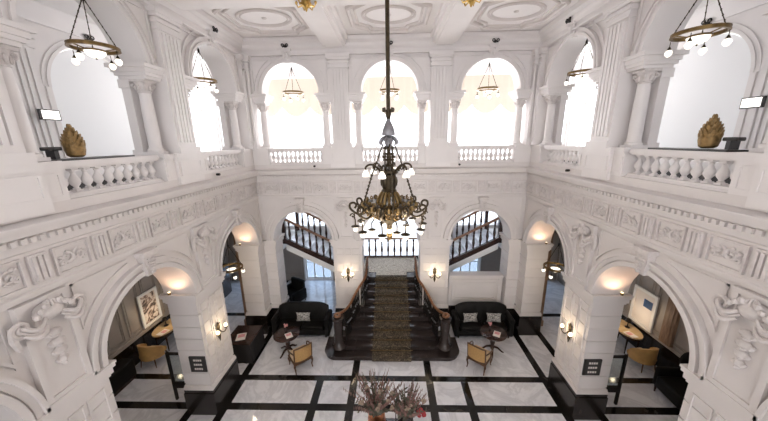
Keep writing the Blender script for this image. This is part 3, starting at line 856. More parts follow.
for sg in (-1, 1):
    P = railpath(sg); S = smooth(P[:8])
    mb = MB(); mb.tube([tuple(p) for p in S]+P[8:], .045, 8); mb.build('handrail', RAILWOOD, st)
    mb = MB(); mb.lathe([(.25, .322), (.25, .36), (.20, .40), (.16, .55), (.15, .9), (.17, 1.2), (.15, 1.30), (.20, 1.36), (.20, 1.45)], 18, c=(sg*1.80, .43, 0)); mb.build('newel', STEPM, st)
    for j, t in enumerate([i/22 for i in range(22)]):
        p = S[int(t*(len(S)-3))]; y = p.y+8
        k = max([q for q in range(10) if YN[q] <= y] or [0]); zb = .16*(k+1)
        b = MB(); x, yy = p.x, p.y
        b.tube([(x, yy, zb+.001), (x, yy, p.z-.03)], .022, 6)
        zm = (zb+p.z)/2; h = p.z-zb
        for sx in (-1, 1):
            b.tube([(x, yy+sx*a, zm+z) for a, z in spiral((.06, .12), .075, 1.2, 1, -PI/2, 10, .7)], .016, 4)
            b.tube([(x, yy+sx*a, zm-z) for a, z in spiral((.06, .12), .075, 1.2, 1, -PI/2, 10, .7)], .016, 4)
        o = b.build('baluster', IRON, st)
        r = MB(); r.ell((x-sg*.03, yy, zm), (.03, .035, .035), 7, 5); r.build('rosette', SILVERY, o)
# the runner: one carpet down the steps
def runner_mesh(hw, off):
    mb = MB(); path = []
    path.append((YN[0]-.0-off, .162*0+.004))
    for k in range(10):
        path.append((YN[k]-off, .16*(k+1)+off)); path.append(((YN[k+1] if k < 9 else YBACK)-off, .16*(k+1)+off))
    for x0, x1 in ((-hw, hw),):
        vs = []; n = len(path)
        for y, z in path: vs += [(x0, y, z), (x1, y, z)]
        for y, z in path: vs += [(x0, y+.008, z-.008), (x1, y+.008, z-.008)]
        fs = [(2*i, 2*i+1, 2*i+3, 2*i+2) for i in range(n-1)]+[(2*n+2*i, 2*n+2*i+2, 2*n+2*i+3, 2*n+2*i+1) for i in range(n-1)]
        fs += [(2*i, 2*i+2, 2*n+2*i+2, 2*n+2*i) for i in range(n-1)]+[(2*i+1, 2*n+2*i+1, 2*n+2*i+3, 2*i+3) for i in range(n-1)]
        mb.add(vs, fs)
    return mb
RUN = tag(runner_mesh(.66, .014).build('stair_runner', RUNNER), 'patterned carpet runner down the middle of the grand staircase', 'carpet')
for k in range(1, 10):
    m = MB(); m.tube([(-.72, YN[k]-.03, .16*k+.028), (.72, YN[k]-.03, .16*k+.028)], .011, 6); m.build('stair_rod', BRASS, RUN)
# landing
mb = MB(); mb.box(-1.62, 1.62, YBACK+.003, 13.2, 1.40, LZ, 0); mb.box(-1.55, 1.55, YBACK+.02, 13.15, .002, 1.40, 1)
land = tag(mb.build('stair_landing', [STEPM, STONE]), 'half landing at the top of the grand staircase behind the middle arch', 'landing')
mb = MB(); mb.box(-1.25, 1.25, YBACK+.30, 13.04, LZ+.002, LZ+.014); tag(mb.build('landing_carpet', LANDCARP), 'pale patterned carpet covering the half landing', 'carpet')
mb = MB(); mb.box(-.66, .66, YBACK+.002, YBACK+.296, LZ+.002, LZ+.014); tag(mb.build('carpet_strip', LANDCARP), 'narrow patterned carpet strip joining the runner to the landing carpet', 'carpet')

def iron_baluster(h):
    b = MB(); b.box(-.035, .035, -.035, .035, 0, .05)
    b.lathe([(.030, .05), (.046, .09), (.036, .14), (.046, .20), (.062, .30), (.050, .42), (.034, .55), (.042, .62), (.030, .66), (.042, .74), (.054, .80), (.036, .84), (.04, h)], 10)
    return b
# landing balustrade against the stair hall
t = thing('landing_balustrade', 'dark balustrade along the back of the half landing below the chandelier', 'balustrade', (0, 13.1, LZ+.003))
mb = MB(); mb.box(-1.42, 1.42, -.05, .05, 0, .08); mb.build('base_rail', DKWOOD, t)
mb = MB(); mb.rbox(-1.45, 1.45, -.05, .05, .93, 1.0, .03); mb.build('handrail', RAILWOOD, t)
me = None
for k in range(10):
    x = -1.38+2.76*k/9
    if me is None: q = iron_baluster(.85); o = q.build('baluster', DKWOOD, t); me = o.data
    else: o = bpy.data.objects.new('baluster', me); COL.objects.link(o); o.parent = t
    o.location = (x, 0, .08)
# side flights
SL = .52
def flight(sg, label):
    t = thing('side_flight', label, 'staircase', (sg*1.66, 11.3, 0))
    N = 9; tr = .308
    for k in range(N):
        mb = MB(); x0 = sg*(k*tr); x1 = sg*(k+1.12)*tr
        mb.box(min(x0, x1), max(x0, x1), .06, 1.74, LZ+.16*k+.02, LZ+.16*(k+1)); mb.build('step', MARBLE, t)
    L = N*tr; z0, z1 = LZ, LZ+.16*N
    for y0, nm in ((-.04, 'stringer'), (1.76, 'stringer')):
        mb = MB(); vs = []
        for y in (y0, y0+.09): vs += [(0, y, z0-.30), (sg*L, y, z1-.30), (sg*L, y, z1-.02), (0, y, z0-.02)]
        mb.add(vs, [(0, 1, 2, 3), (4, 7, 6, 5), (0, 4, 5, 1), (1, 5, 6, 2), (2, 6, 7, 3), (3, 7, 4, 0)])
        mb.build(nm, WHITEPAINT, t)
        mb = MB(); vs = []
        for y in (y0-.02, y0+.11): vs += [(0, y, z0-.02), (sg*L, y, z1-.02), (sg*L, y, z1+.22), (0, y, z0+.22)]
        mb.add(vs, [(0, 1, 2, 3), (4, 7, 6, 5), (0, 4, 5, 1), (1, 5, 6, 2), (2, 6, 7, 3), (3, 7, 4, 0)])
        mb.build('kerb', DKWOOD if y0 < 0 else WHITEPAINT, t)
        hr = MB(); vs = []; yc = y0+.045
        hr.tube([(sg*-.05, yc, z0+1.05-.026), (sg*L*.5, yc, (z0+z1)/2+1.05), (sg*L, yc, z1+1.05)], .055, 8); hr.build('handrail', RAILWOOD, t)
        nw = MB(); nw.box(sg*L-.07+sg*.05, sg*L+.07+sg*.05, yc-.07, yc+.07, z1-.02, z1+1.0); nw.lathe([(.09, 1.0), (.10, 1.04), (.05, 1.10), (.07, 1.16), (.01, 1.23)], 10, c=(sg*(L+.05), yc, z1)); nw.build('newel', DKWOOD, t)
        me = None
        for k in range(10):
            x = (k+.35)*L/10
            if me is None: q = iron_baluster(.86); o = q.build('baluster', DKWOOD, t); me = o.data
            else: o = bpy.data.objects.new('baluster', me); COL.objects.link(o); o.parent = t
            o.location = (sg*x, yc, z0+SL*x+.18)
    so = MB(); vs = []
    for y in (.05, 1.75): vs += [(0, y, z0-.28), (sg*L, y, z1-.28), (sg*L, y, z1-.16), (0, y, z0-.16)]
    so.add(vs, [(0, 1, 2, 3), (4, 7, 6, 5), (0, 4, 5, 1), (1, 5, 6, 2), (2, 6, 7, 3), (3, 7, 4, 0)]); so.build('soffit', WHITEPAINT, t)
    # quarter landing with its own short rail
    q = MB(); a, b = sorted((sg*(L+.13), sg*(L+2.2))); q.box(a, b, -.04, 1.85, z1-.28, z1); q.build('quarter_landing', WHITEPAINT, t)
    r = MB(); a, b = sorted((sg*(L+.14), sg*(L+2.2))); r.box(a, b, -.03, .05, z1+.90, z1+.98); r.build('landing_rail', RAILWOOD, t)
    for k in range(6):
        o = bpy.data.objects.new('baluster', me); COL.objects.link(o); o.parent = t; o.location = (sg*(L+.35+.3*k), .01, z1+.03)
    return t
flight(-1, 'flight of stairs with dark balusters rising to the left behind the left far arch')
flight(1, 'flight of stairs with dark balusters rising to the right behind the right far arch')

# ================================================================== LAMPS
def chandelier():
    Z0 = 5.40
    t = thing('chandelier', 'huge bronze chandelier with scrolling arms hanging on a long rod', 'chandelier', (0, 5.03, Z0))
    z = lambda v: v-Z0
    def part(name, m, mb, par=t): return mb.build(name, m, par)
    m = MB(); m.tube([(0, 0, z(7.68)), (0, 0, z(10.28))], .034, 8); part('rod', BRONZE, m)
    m = MB(); m.lathe([(.02, z(10.18)), (.12, z(10.22)), (.16, z(10.28)), (.16, z(10.335))], 16); part('ceiling_rose', BRASS, m)
    m = MB(); m.lathe([(.03, z(7.55)), (.045, z(7.60)), (.05, z(7.66)), (.085, z(7.70)), (.07, z(7.705)), (.02, z(7.69))], 12)
    for k in range(8):
        a = 2*PI*k/8; m.ell((.085*cos(a), .085*sin(a), z(7.70)), (.022, .022, .04), 6, 4)
    part('leaf_cup', BRONZE, m)
    m = MB(); m.lathe([(.03, z(7.56)), (.035, z(7.53)), (.06, z(7.48)), (.095, z(7.40)), (.112, z(7.33)), (.12, z(7.29)), (.10, z(7.29)), (.02, z(7.36))], 16); part('bell', SILVERY, m)
    m = MB()
    for k in range(10):
        a = 2*PI*k/10
        m.tube([(.06*cos(a), .06*sin(a), z(7.27)), (.12*cos(a), .12*sin(a), z(7.23)), (.16*cos(a), .16*sin(a), z(7.17)), (.13*cos(a), .13*sin(a), z(7.13))], [.02, .028, .024, .012], 6)
    m.lathe([(.05, z(7.29)), (.10, z(7.24)), (.07, z(7.18)), (.05, z(7.10))], 12); part('crystal_collar', SILVERY, m)
    m = MB(); m.tube([(0, 0, z(7.12)), (0, 0, z(6.65))], .022, 8)
    for k in range(4):
        a = 2*PI*k/4+PI/4; m.tube([(.085*cos(a), .085*sin(a), z(7.12)), (.095*cos(a), .095*sin(a), z(6.70))], .014, 6)
    for zz in (7.08, 6.98, 6.88, 6.78): m.tube([(.09*cos(2*PI*i/12), .09*sin(2*PI*i/12), z(zz)) for i in range(12)], .016, 5, 0, True)
    for k in range(8):
        a = PI*k/4; m.ell((.09*cos(a), .09*sin(a), z(6.93)), (.025, .025, .03), 5, 4)
    part('lattice_stem', BRONZE, m)
    m = MB(); m.lathe([(.10, z(6.72)), (.16, z(6.70)), (.17, z(6.66)), (.12, z(6.62)), (.125, z(6.40)), (.115, z(6.38)), (.14, z(6.34)), (.10, z(6.30))], 14)
    for k in range(6):
        a = PI*k/3; m.ell((.125*cos(a), .125*sin(a), z(6.50)), (.03, .03, .09), 6, 4)
    part('stem_drum', BRONZE, m)
    for k in range(6):
        a = 2*PI*k/6+.26; d = lambda r: (r*cos(a), r*sin(a))
        m = MB(); pts = [(.13, 6.66), (.20, 6.74), (.28, 6.80), (.36, 6.80), (.41, 6.76), (.41, 6.72)]
        m.tube([(*d(r), z(h)) for r, h in smooth2(pts)], .018, 6)
        m.tube([(*d(.24+x), z(6.73)+h) for x, h in spiral((0, 0), .05, 1.2, 1, 0, 10)], .012, 4)
        o = part('upper_arm', BRONZE, m)
        m = MB(); m.lathe([(.025, 0), (.03, -.02), (.055, -.06), (.065, -.10), (.06, -.115), (.03, -.12), (.001, -.12)], 12, c=(*d(.41), z(6.72))); part('glass_shade', SHADE, m, o)
    for k in range(4):
        a = 2*PI*k/4+PI/4*.2; m = MB()
        m.tube([(.10*cos(a), .10*sin(a), z(7.14)), (.30*cos(a), .30*sin(a), z(6.62)), (.46*cos(a), .46*sin(a), z(6.12))], .013, 5)
        for q in range(9):
            f = q/8; rr = .30+.16*f; m.ell((rr*cos(a), rr*sin(a), z(6.62-.50*f)), (.022, .022, .028), 6, 4)
        part('chain', BRONZE, m)
    m = MB()
    for k in range(16):
        a = 2*PI*k/16; m.tube([(.10*cos(a), .10*sin(a), z(6.34)), (.15*cos(a), .15*sin(a), z(6.28)), (.19*cos(a), .19*sin(a), z(6.20)), (.22*cos(a), .22*sin(a), z(6.12))], [.018, .024, .028, .024], 6)
    part('gilded_dome', BRASS, m)
    m = MB(); m.lathe([(.26, z(6.12)), (.40, z(6.13)), (.47, z(6.09)), (.48, z(6.05)), (.43, z(6.00)), (.36, z(5.92)), (.24, z(5.83)), (.12, z(5.77)), (.06, z(5.72)), (.05, z(5.62)), (.03, z(5.56))], 24)
    part('bowl', BRONZE, m)
    m = MB(); rg = random.Random(3)
    for k in range(20):
        a = 2*PI*k/20; u = Vector((-sin(a), cos(a), 0)); n = Vector((cos(a), sin(a), 0))
        for (r, h, q) in ((.47, 6.05, .075), (.40, 5.95, .06), (.42, 6.16, .05)):
            m.tube([tuple(n*r+u*x+Vector((0, 0, z(h)+y))) for x, y in spiral((0, 0), q, 1.3, 1 if k % 2 else -1, rg.uniform(0, 6), 9)], .014, 4)
        m.ell(tuple(n*.49+Vector((0, 0, z(6.08)))), (.035, .035, .05), 6, 4)
    part('bowl_ornament', BRASS, m)
    for k in range(10):
        a = 2*PI*k/10+.13; d = lambda r: (r*cos(a), r*sin(a))
        m = MB(); pts = [(.42, 5.96), (.52, 5.92), (.62, 5.96), (.70, 6.04), (.70, 6.12), (.63, 6.14), (.59, 6.09), (.62, 6.04)]
        m.tube([(*d(r), z(h)) for r, h in smooth2(pts)], .020, 6)
        pts = [(.46, 6.02), (.52, 6.10), (.56, 6.06), (.53, 6.02)]
        m.tube([(*d(r), z(h)) for r, h in smooth2(pts)], .014, 5)
        m.tube([(*d(.62), z(5.97)), (*d(.64), z(5.90)), (*d(.62), z(5.82)), (*d(.62), z(5.72))], .013, 5)
        m.tube([(*d(.66+x), z(5.90)+h) for x, h in spiral((0, 0), .05, 1.1, 1, 0, 9)], .012, 4)
        o = part('scroll_arm', BRONZE, m)
        m = MB(); m.lathe([(.02, .02), (.075, 0), (.08, -.012), (.05, -.02), (.02, -.02)], 12, c=(*d(.62), z(5.71))); part('lamp_cup', BRONZE, m, o)
        m = MB(); m.lathe([(.025, -.02), (.036, -.035), (.042, -.06), (.036, -.085), (.02, -.10), (.001, -.105)], 12, c=(*d(.62), z(5.71))); part('glass_shade', SHADE, m, o)
    for k in range(4):
        a = 2*PI*k/4+.4; d = lambda r: (r*cos(a), r*sin(a)); m = MB()
        m.tube([(*d(.28), z(5.86)), (*d(.34), z(5.78)), (*d(.34), z(5.68))], .013, 5); m.lathe([(.02, .02), (.07, 0), (.07, -.012), (.02, -.02)], 12, c=(*d(.34), z(5.66)))
        o = part('inner_arm', BRONZE, m)
        m = MB(); m.lathe([(.024, -.02), (.034, -.035), (.038, -.06), (.03, -.085), (.001, -.095)], 12, c=(*d(.34), z(5.66))); part('glass_shade', SHADE, m, o)
    m = MB(); m.lathe([(.03, z(5.56)), (.055, z(5.53)), (.06, z(5.49)), (.045, z(5.45)), (.015, z(5.425)), (.022, z(5.41)), (.001, z(5.40))], 12); part('finial', BRASS, m)
    m = MB(); m.ell((0, 0, z(5.595)), (.085, .085, .05), 10, 6); part('bottom_bulb', SHADE_W, m)
    return t
def smooth2(p, n=4): return [(v[0], v[1]) for v in smooth([(a, b, 0) for a, b in p], n)]
chandelier()
for k in range(4):
    a = PI/2*k; point_light('chandelier_glow', (.62*cos(a+.13), 5.03+.62*sin(a+.13), 5.50), 22, (1, .87, .73), .22)

def make_ring_lamp():
    t = thing('ring_pendant', '', 'hanging lamp')
    m = MB(); m.lathe([(.012, .98), (.03, .94), (.035, .90), (.012, .86)], 10); m.tube([(0, 0, .96), (0, 0, 1.045)], .008, 5); m.build('hub', IRON, t)
    for k in range(3):
        a = 2*PI*k/3+.5; m = MB(); m.tube([(.015*cos(a), .015*sin(a), .90), (.40*cos(a), .40*sin(a), .14)], .009, 5)
        for q in range(8): m.ell((.015*cos(a)+.385*cos(a)*(q+.5)/8, .015*sin(a)+.385*sin(a)*(q+.5)/8, .90-.76*(q+.5)/8), (.014, .014, .022), 5, 4)
        m.build('chain', BRONZE, t)
    m = MB(); n = 40
    for (r0, r1, z0, z1) in ((.40, .42, .09, .135), (.385, .435, .08, .095), (.39, .43, .13, .14)):
        vs = []; fs = []
        for i in range(n):
            a = 2*PI*i/n
            for r, zz in ((r0, z0), (r1, z0), (r1, z1), (r0, z1)): vs.append((r*cos(a), r*sin(a), zz))
        for i in range(n):
            for q in range(4): fs.append((i*4+q, i*4+(q+1) % 4, ((i+1) % n)*4+(q+1) % 4, ((i+1) % n)*4+q))
        m.add(vs, fs)
    for k in range(3):
        a = 2*PI*k/3+.5; m.tube([(.39*cos(a), .39*sin(a), .10), (.17*cos(a), .17*sin(a), .06)], .012, 5)
    m.build('ring', BRASS, t)
    m = MB(); m.tube([(.19*cos(2*PI*i/20), .19*sin(2*PI*i/20), .055) for i in range(20)], .016, 6, 0, True); m.build('bowl_rim', BRASS, t)
    m = MB(); m.lathe([(.18, .05), (.175, .02), (.14, -.03), (.08, -.06), (.001, -.07)], 18); o = m.build('glass_bowl', SHADE, t)
    m = MB(); m.lathe([(.014, -.07), (.02, -.085), (.001, -.10)], 8); m.build('finial', BRONZE, o)
    for k in range(4):
        a = 2*PI*k/4+.35; c = (.42*cos(a), .42*sin(a))
        m = MB(); m.tube([(*c, .06), (*c, -.03)], .007, 5); m.lathe([(.012, -.02), (.04, -.07), (.042, -.08)], 10, c=(*c, 0)); o = m.build('drop_cap', BRONZE, t)
        m = MB(); m.lathe([(.04, -.08), (.065, -.115), (.062, -.15), (.035, -.185), (.001, -.20)], 12, c=(*c, 0)); m.build('glass_drop', SHADE, o)
    return t
rl = make_ring_lamp(); rl.scale = (.80, .80, .92)
GR = 'brass ring lamps hung in the arches'
UZ = USPRING+1.0-1.045*.92-.004
for sg, w in ((-1, 'left'), (1, 'right')):
    put(rl, (sg*5.02, 5.29, UZ-.05), .2*sg, 'large brass ring lamp hanging in the near arch of the %s gallery' % w, GR)
    put(rl, (sg*5.12, 8.37, UZ), .7, 'brass ring lamp hanging in the second arch of the %s gallery' % w, GR)
    glow_lamp = put(rl, (sg*5.14, 8.37, 3.185), .4, 'brass ring lamp hanging in the dark ground floor arch near the %s corner' % w, GR)
    m = MB(); m.tube([(0, 0, 1.046), (0, 0, 1.706)], .009, 5); m.build('hanging_rod', IRON, glow_lamp)
    point_light('ring_lamp_glow', (sg*5.14, 8.37, 2.85), 5)
for i, w in enumerate(('left', 'middle', 'right')):
    put(rl, (FAR_C[i], 10.28, USPRING+.94-1.045*.92-.004), .3+.2*i, 'small brass ring lamp hanging in the %s window arch of the far gallery' % w, GR)

def make_small_pendant():
    t = thing('gilt_pendant', '', 'hanging lamp')
    m = MB(); m.lathe([(.02, .10), (.05, .12), (.09, .125), (.10, .15)], 12); m.build('ceiling_cup', GOLD, t)
    m = MB(); m.lathe([(.001, -.06), (.02, -.04), (.03, 0), (.08, .04), (.12, .09), (.10, .12), (.04, .13), (.02, .14)], 14)
    for k in range(6):
        a = PI*k/3; m.tube([(.08*cos(a), .08*sin(a), .06), (.17*cos(a), .17*sin(a), .03), (.20*cos(a), .20*sin(a), .09)], .014, 5); m.ell((.20*cos(a), .20*sin(a), .11), (.03, .03, .035), 6, 4)
    m.build('gilt_body', GOLD, t)
    return t
sp_ = make_small_pendant()
put(sp_, (-1.69, 6.70, 9.868), 0, 'small gilt pendant under the ceiling beams left of the chandelier rod', 'gilt ceiling pendants')
put(sp_, (1.69, 6.70, 9.868), 0, 'small gilt pendant under the ceiling beams right of the chandelier rod', 'gilt ceiling pendants')

def make_sconce():
    # local: wall at y=0, room towards -y
    t = thing('wall_sconce', '', 'wall lamp')
    m = MB(); m.lathe([(.001, 0), (.05, .02), (.065, .10), (.05, .17), (.02, .20), (.03, .24), (.001, .27)], 12, c=(0, -.02, .10), sy=.35)
    for sx in (-1, 1): m.tube([(sx*x, -.035, z) for x, z in spiral((.03, .28), .04, 1.1, 1, 0, 10)], .010, 5)
    m.lathe([(.001, -.34), (.02, -.30), (.045, -.20), (.03, -.10), (.02, 0)], 10, c=(0, -.02, .10), sy=.5)
    m.build('backplate', BRONZE, t)
    for sx in (-1, 1):
        m = MB(); pts = [(0, .12), (.05, .02), (.12, -.02), (.18, .02), (.18, .07)]
        m.tube([(sx*x, -.05-.35*x, z) for x, z in smooth2(pts)], .013, 6); m.lathe([(.012, .06), (.045, .08), (.045, .09), (.02, .10)], 10, c=(sx*.18, -.113, 0)); o = m.build('arm', BRONZE, t)
        m = MB(); m.lathe([(.02, .10), (.042, .125), (.046, .155), (.036, .19), (.02, .205)], 12, c=(sx*.18, -.113, 0)); m.build('glass_shade', SHADE_W, o)
    return t
scn = make_sconce()
GS = 'brass wall sconces on the piers'
for (loc, rz, lab, lp) in (((-1.64, YF-.026, 2.16), 0, 'brass two-light sconce on the pier left of the grand staircase', (-1.64, YF-.30, 2.35)),
                       ((1.64, YF-.026, 2.16), 0, 'brass two-light sconce on the pier right of the grand staircase', (1.64, YF-.30, 2.35)),
                       ((-XW+.026, 6.72, 2.10), PI/2, 'brass two-light sconce on the left pier above the dark plinth', (-XW+.30, 6.72, 2.28)),
                       ((XW-.026, 6.72, 2.10), -PI/2, 'brass two-light sconce on the right pier above the dark plinth', (XW-.30, 6.72, 2.28))):
    put(scn, loc, rz, lab, GS); point_light('sconce_glow', lp, 5)

# small uplights on the imposts that wash the arch soffits
def make_uplight():
    t = thing('arch_uplight', '', 'lamp'); m = MB(); m.lathe([(.03, 0), (.033, .02), (.03, .06)], 12); m.build('housing', BRASS, t)
    m = MB(); m.lathe([(.001, .058), (.026, .058), (.028, .066), (.001, .068)], 12); m.build('lens', SHADE_W, t); return t
up = make_uplight()
for sg, w in ((-1, 'left'), (1, 'right')):
    for y, lab in ((5.03+SR-.0, 'small uplight on the impost at the far side of the near %s arch'), (8.37+SR, 'small uplight on the impost at the far side of the corner %s arch')):
        put(up, (sg*5.36, y-.045, SPRING+.001), 0, lab % w, 'soffit uplights')
        l = bpy.data.lights.new('uplight_beam', 'SPOT'); l.energy = 7; l.color = (1, .62, .38); l.spot_size = 2.6; l.spot_blend = .8; l.shadow_soft_size = .05
        o = bpy.data.objects.new('uplight_beam', l); COL.objects.link(o); o.location = (sg*5.16, y-.22, SPRING+.06); o.rotation_euler = (PI-.1, 0, 0)
#@@PART3@@
# ================================================================== FURNITURE OF THE HALL
def make_sofa():
    # local: back at y=0, front at y=-.68, x -1.075..1.075
    t = thing('leather_sofa', '', 'sofa')
    m = MB(); m.rbox(-.98, .98, -.68, -.03, .12, .34, .04); m.build('base', LEATHER, t)
    for x in (-.325, .325): m = MB(); m.rbox(x*1.32-.42, x*1.32+.42, -.69, -.22, .342, .50, .07); m.build('seat_cushion', LEATHER, t)
    m = MB(); NX = 20; vs = []; fs = []
    for i in range(NX+1):
        x = -.95+1.9*i/NX; h = 1.19-.16*abs(x/.95)**5
        pr = [(-.24, .345), (-.23, .70), (-.21, h-.08), (-.16, h-.01), (-.09, h), (-.03, h-.03), (-.01, h-.12), (-.01, .345)]
        vs += [(x, y+ (.012*cos(i*PI*2/4) if 0 < q < 3 else 0), z) for q, (y, z) in enumerate(pr)]
    for i in range(NX):
        for q in range(8): q2 = (q+1) % 8; fs.append((i*8+q, i*8+q2, i*8+8+q2, i*8+8+q))
    fs += [tuple(range(8)), tuple(NX*8+q for q in range(7, -1, -1))]
    m.add(vs, fs); bk = m.build('backrest', LEATHER, t)
    bt = MB()
    for r in range(2):
        for i in range(8): bt.ell((-.8+.228*i+(.11 if r else 0)*(i < 7), -.228, .72+.2*r), (.015, .012, .015), 6, 4)
    bt.build('buttons', LEATHER, bk)
    for sx in (-1, 1):
        m = MB(); a, b = sorted((sx*.90, sx*1.075)); m.rbox(a, b, -.70, -.02, .10, .70, .05)
        m.lathe([(.001, -.34), (.10, -.34), (.105, -.30), (.105, .30), (.10, .34), (.001, .34)], 14, M=Matrix.Translation((sx*.995, -.36, .72)) @ Matrix.Rotation(PI/2, 4, 'X')); m.build('arm', LEATHER, t)
        for y in (-.62, -.10): m = MB(); m.lathe([(.022, .003), (.035, .06), (.03, .11)], 8, c=(sx*.92, y, 0)); m.build('leg', DKWOOD, t)
    return t
sf = make_sofa()
put(sf, (-3.40, 9.90, 0), 0, 'dark leather sofa in front of the open left far arch with one silver cushion', 'leather sofas')
put(sf, (3.40, 9.90, 0), 0, 'dark leather sofa against the panelled parapet under the right far arch', 'leather sofas')
def make_cushion():
    m = MB(); N = 8; vs = []; fs = []
    for s in (1, -1):
        for j in range(N+1):
            for i in range(N+1):
                u = i/N*2-1; v = j/N*2-1; pin = 1-.10*(u*u*v*v)
                w = .25; th = .075*(1-u*u)**.45*(1-v*v)**.45 if abs(u) < 1 and abs(v) < 1 else 0
                k = 1+.10*(abs(u*v))**2
                vs.append((u*w*k*(1-.05*(1-abs(u*0+v))), s*th, v*w*.64*k))
    for s in range(2):
        for j in range(N):
            for i in range(N): a = s*(N+1)**2+j*(N+1)+i; fs.append((a, a+1, a+N+2, a+N+1))
    m.add(vs, fs); return m.build('cushion', PILLOWM)
cu = make_cushion()
def put_mesh(proto, loc, rot, label, cat, group=None):
    o = proto if proto.name not in used else proto.copy()
    if o is proto: used.append(proto.name)
    else: COL.objects.link(o)
    o.location = loc; o.rotation_euler = rot; return tag(o, label, cat, group)
GC = 'silver patterned cushions'
put_mesh(cu, (-3.38, 9.575, .675), (-.22, 0, .02), 'silver patterned cushion in the middle of the left sofa', 'cushion', GC)
put_mesh(cu, (2.97, 9.56, .675), (-.22, 0, .05), 'silver patterned cushion at the left of the right sofa', 'cushion', GC)
put_mesh(cu, (3.84, 9.56, .675), (-.22, 0, -.05), 'silver patterned cushion at the right of the right sofa', 'cushion', GC)

def make_pedestal_table():
    t = thing('pedestal_table', '', 'table')
    m = MB(); m.lathe([(.33, .69), (.37, .705), (.385, .725), (.38, .74), (.37, .745)], 28); m.build('table_top', DKWOOD, t)
    m = MB(); m.lathe([(.05, .10), (.07, .16), (.045, .22), (.075, .36), (.05, .48), (.04, .60), (.07, .66), (.16, .689)], 14); m.build('pedestal', DKWOOD, t)
    for k in range(4):
        a = PI/4+PI/2*k; m = MB(); m.tube([(.04*cos(a), .04*sin(a), .20), (.16*cos(a), .16*sin(a), .16), (.27*cos(a), .27*sin(a), .05), (.33*cos(a), .33*sin(a), .022)], [.04, .035, .028, .02], 6); m.build('leg', DKWOOD, t)
    return t
pt = make_pedestal_table(); pt.scale = (1.14, 1.14, 1)
put(pt, (-3.63, 8.50, 0), .3, 'round dark pedestal table before the left sofa', 'round pedestal tables')
put(pt, (3.50, 8.62, 0), .5, 'round dark pedestal table before the right sofa', 'round pedestal tables')
def make_budvase():
    t = thing('bud_vase', '', 'vase'); m = MB(); m.lathe([(.03, 0), (.045, .04), (.04, .10), (.018, .15), (.022, .17)], 12); m.build('vase', POTDARK, t)
    m = MB(); rg = random.Random(2)
    for k in range(7): m.ell((rg.uniform(-.045, .045), rg.uniform(-.045, .045), .22+rg.uniform(-.02, .05)), (.035, .035, .03), 7, 5)
    m.tube([(0, 0, .15), (0, 0, .22)], .006, 5); m.build('bloom', PINK, t); return t
bv = make_budvase()
put(bv, (-3.70, 8.62, .747), 0, 'little vase with a pink bloom on the left pedestal table', 'bud vases')
put(bv, (3.42, 8.76, .747), 0, 'little vase with a pink bloom on the right pedestal table', 'bud vases')
def magazine(loc, rz, label, w=.22, h=.29, m2=PAPER, th=.012):
    m = MB(); m.box(-w/2, w/2, -h/2, h/2, 0, th, 0); m.box(-w*.36, w*.36, -h*.1, h*.36, th, th+.001, 1); o = m.build('magazine', [m2, PINK]); o.location = loc; o.rotation_euler = (0, 0, rz); tag(o, label, 'magazine')
magazine((-3.52, 8.40, .747), .6, 'pinkish magazine lying on the left pedestal table')
magazine((3.58, 8.52, .747), -.5, 'pinkish magazine lying on the right pedestal table')

def make_bergere():
    # local: faces +y, back at y=-.24
    t = thing('cane_armchair', '', 'chair')
    m = MB(); m.rbox(-.26, .26, -.22, .27, .365, .49, .06); m.build('seat', SEATGOLD, t)
    m = MB(); m.rbox(-.28, .28, -.25, .29, .30, .365, .03); m.build('seat_frame', CHAIRWOOD, t)
    # curved cane back: grid on an arc
    NU, NV = 12, 6; vs = []; fs = []
    def bp(u, v, off=0):
        a = (u-.5)*2.0; x = .285*sin(a)*1.06; y = -.27+.16*(1-cos(a))-.05*v-off; z = .40+v*(.50+.045*cos((u-.5)*PI)-.05); return (x, y, z)
    m = MB()
    for off in (0, .018):
        for j in range(NV+1):
            for i in range(NU+1): vs.append(bp(i/NU, j/NV, off))
    n = (NU+1)*(NV+1)
    for s in (0, n):
        for j in range(NV):
            for i in range(NU): a = s+j*(NU+1)+i; fs.append((a, a+1, a+NU+2, a+NU+1))
    m.add(vs, fs); m.build('backrest', CANE, t)
    m = MB(); rim = [bp(0, j/NV, .009) for j in range(NV+1)]+[bp(i/NU, 1, .009) for i in range(1, NU+1)]+[bp(1, 1-j/NV, .009) for j in range(1, NV+1)]
    m.tube(rim, .024, 6); m.tube([bp(i/NU, .02, .009) for i in range(NU+1)], .02, 6); m.build('back_frame', CHAIRWOOD, t)
    for sx in (-1, 1):
        a = bp(.5+sx*.46, .55); m = MB(); m.tube([tuple(v) for v in smooth([a, (sx*.30, -.05, .66), (sx*.30, .10, .645), (sx*.285, .16, .60), (sx*.27, .14, .50), (sx*.265, .17, .36)])], .02, 6); m.build('arm', CHAIRWOOD, t)
        for y, s in ((.23, 1), (-.19, -1)):
            m = MB(); m.tube([tuple(v) for v in smooth([(sx*.245, y, .33), (sx*.262, y+s*.03, .24), (sx*.245, y+s*.015, .12), (sx*.25, y+s*.05, .012)])], [.032]*5+[.024]*4+[.016]*4, 6); m.build('leg', CHAIRWOOD, t)
    return t
bc = make_bergere(); bc.scale = (1.12, 1.12, 1.10)
put(bc, (-2.98, 7.86, 0), math.radians(40), 'cane-backed armchair with gold seat turned to the left pedestal table', 'cane-backed armchairs')
put(bc, (2.83, 7.90, 0), math.radians(-40), 'cane-backed armchair with gold seat turned to the right pedestal table', 'cane-backed armchairs')

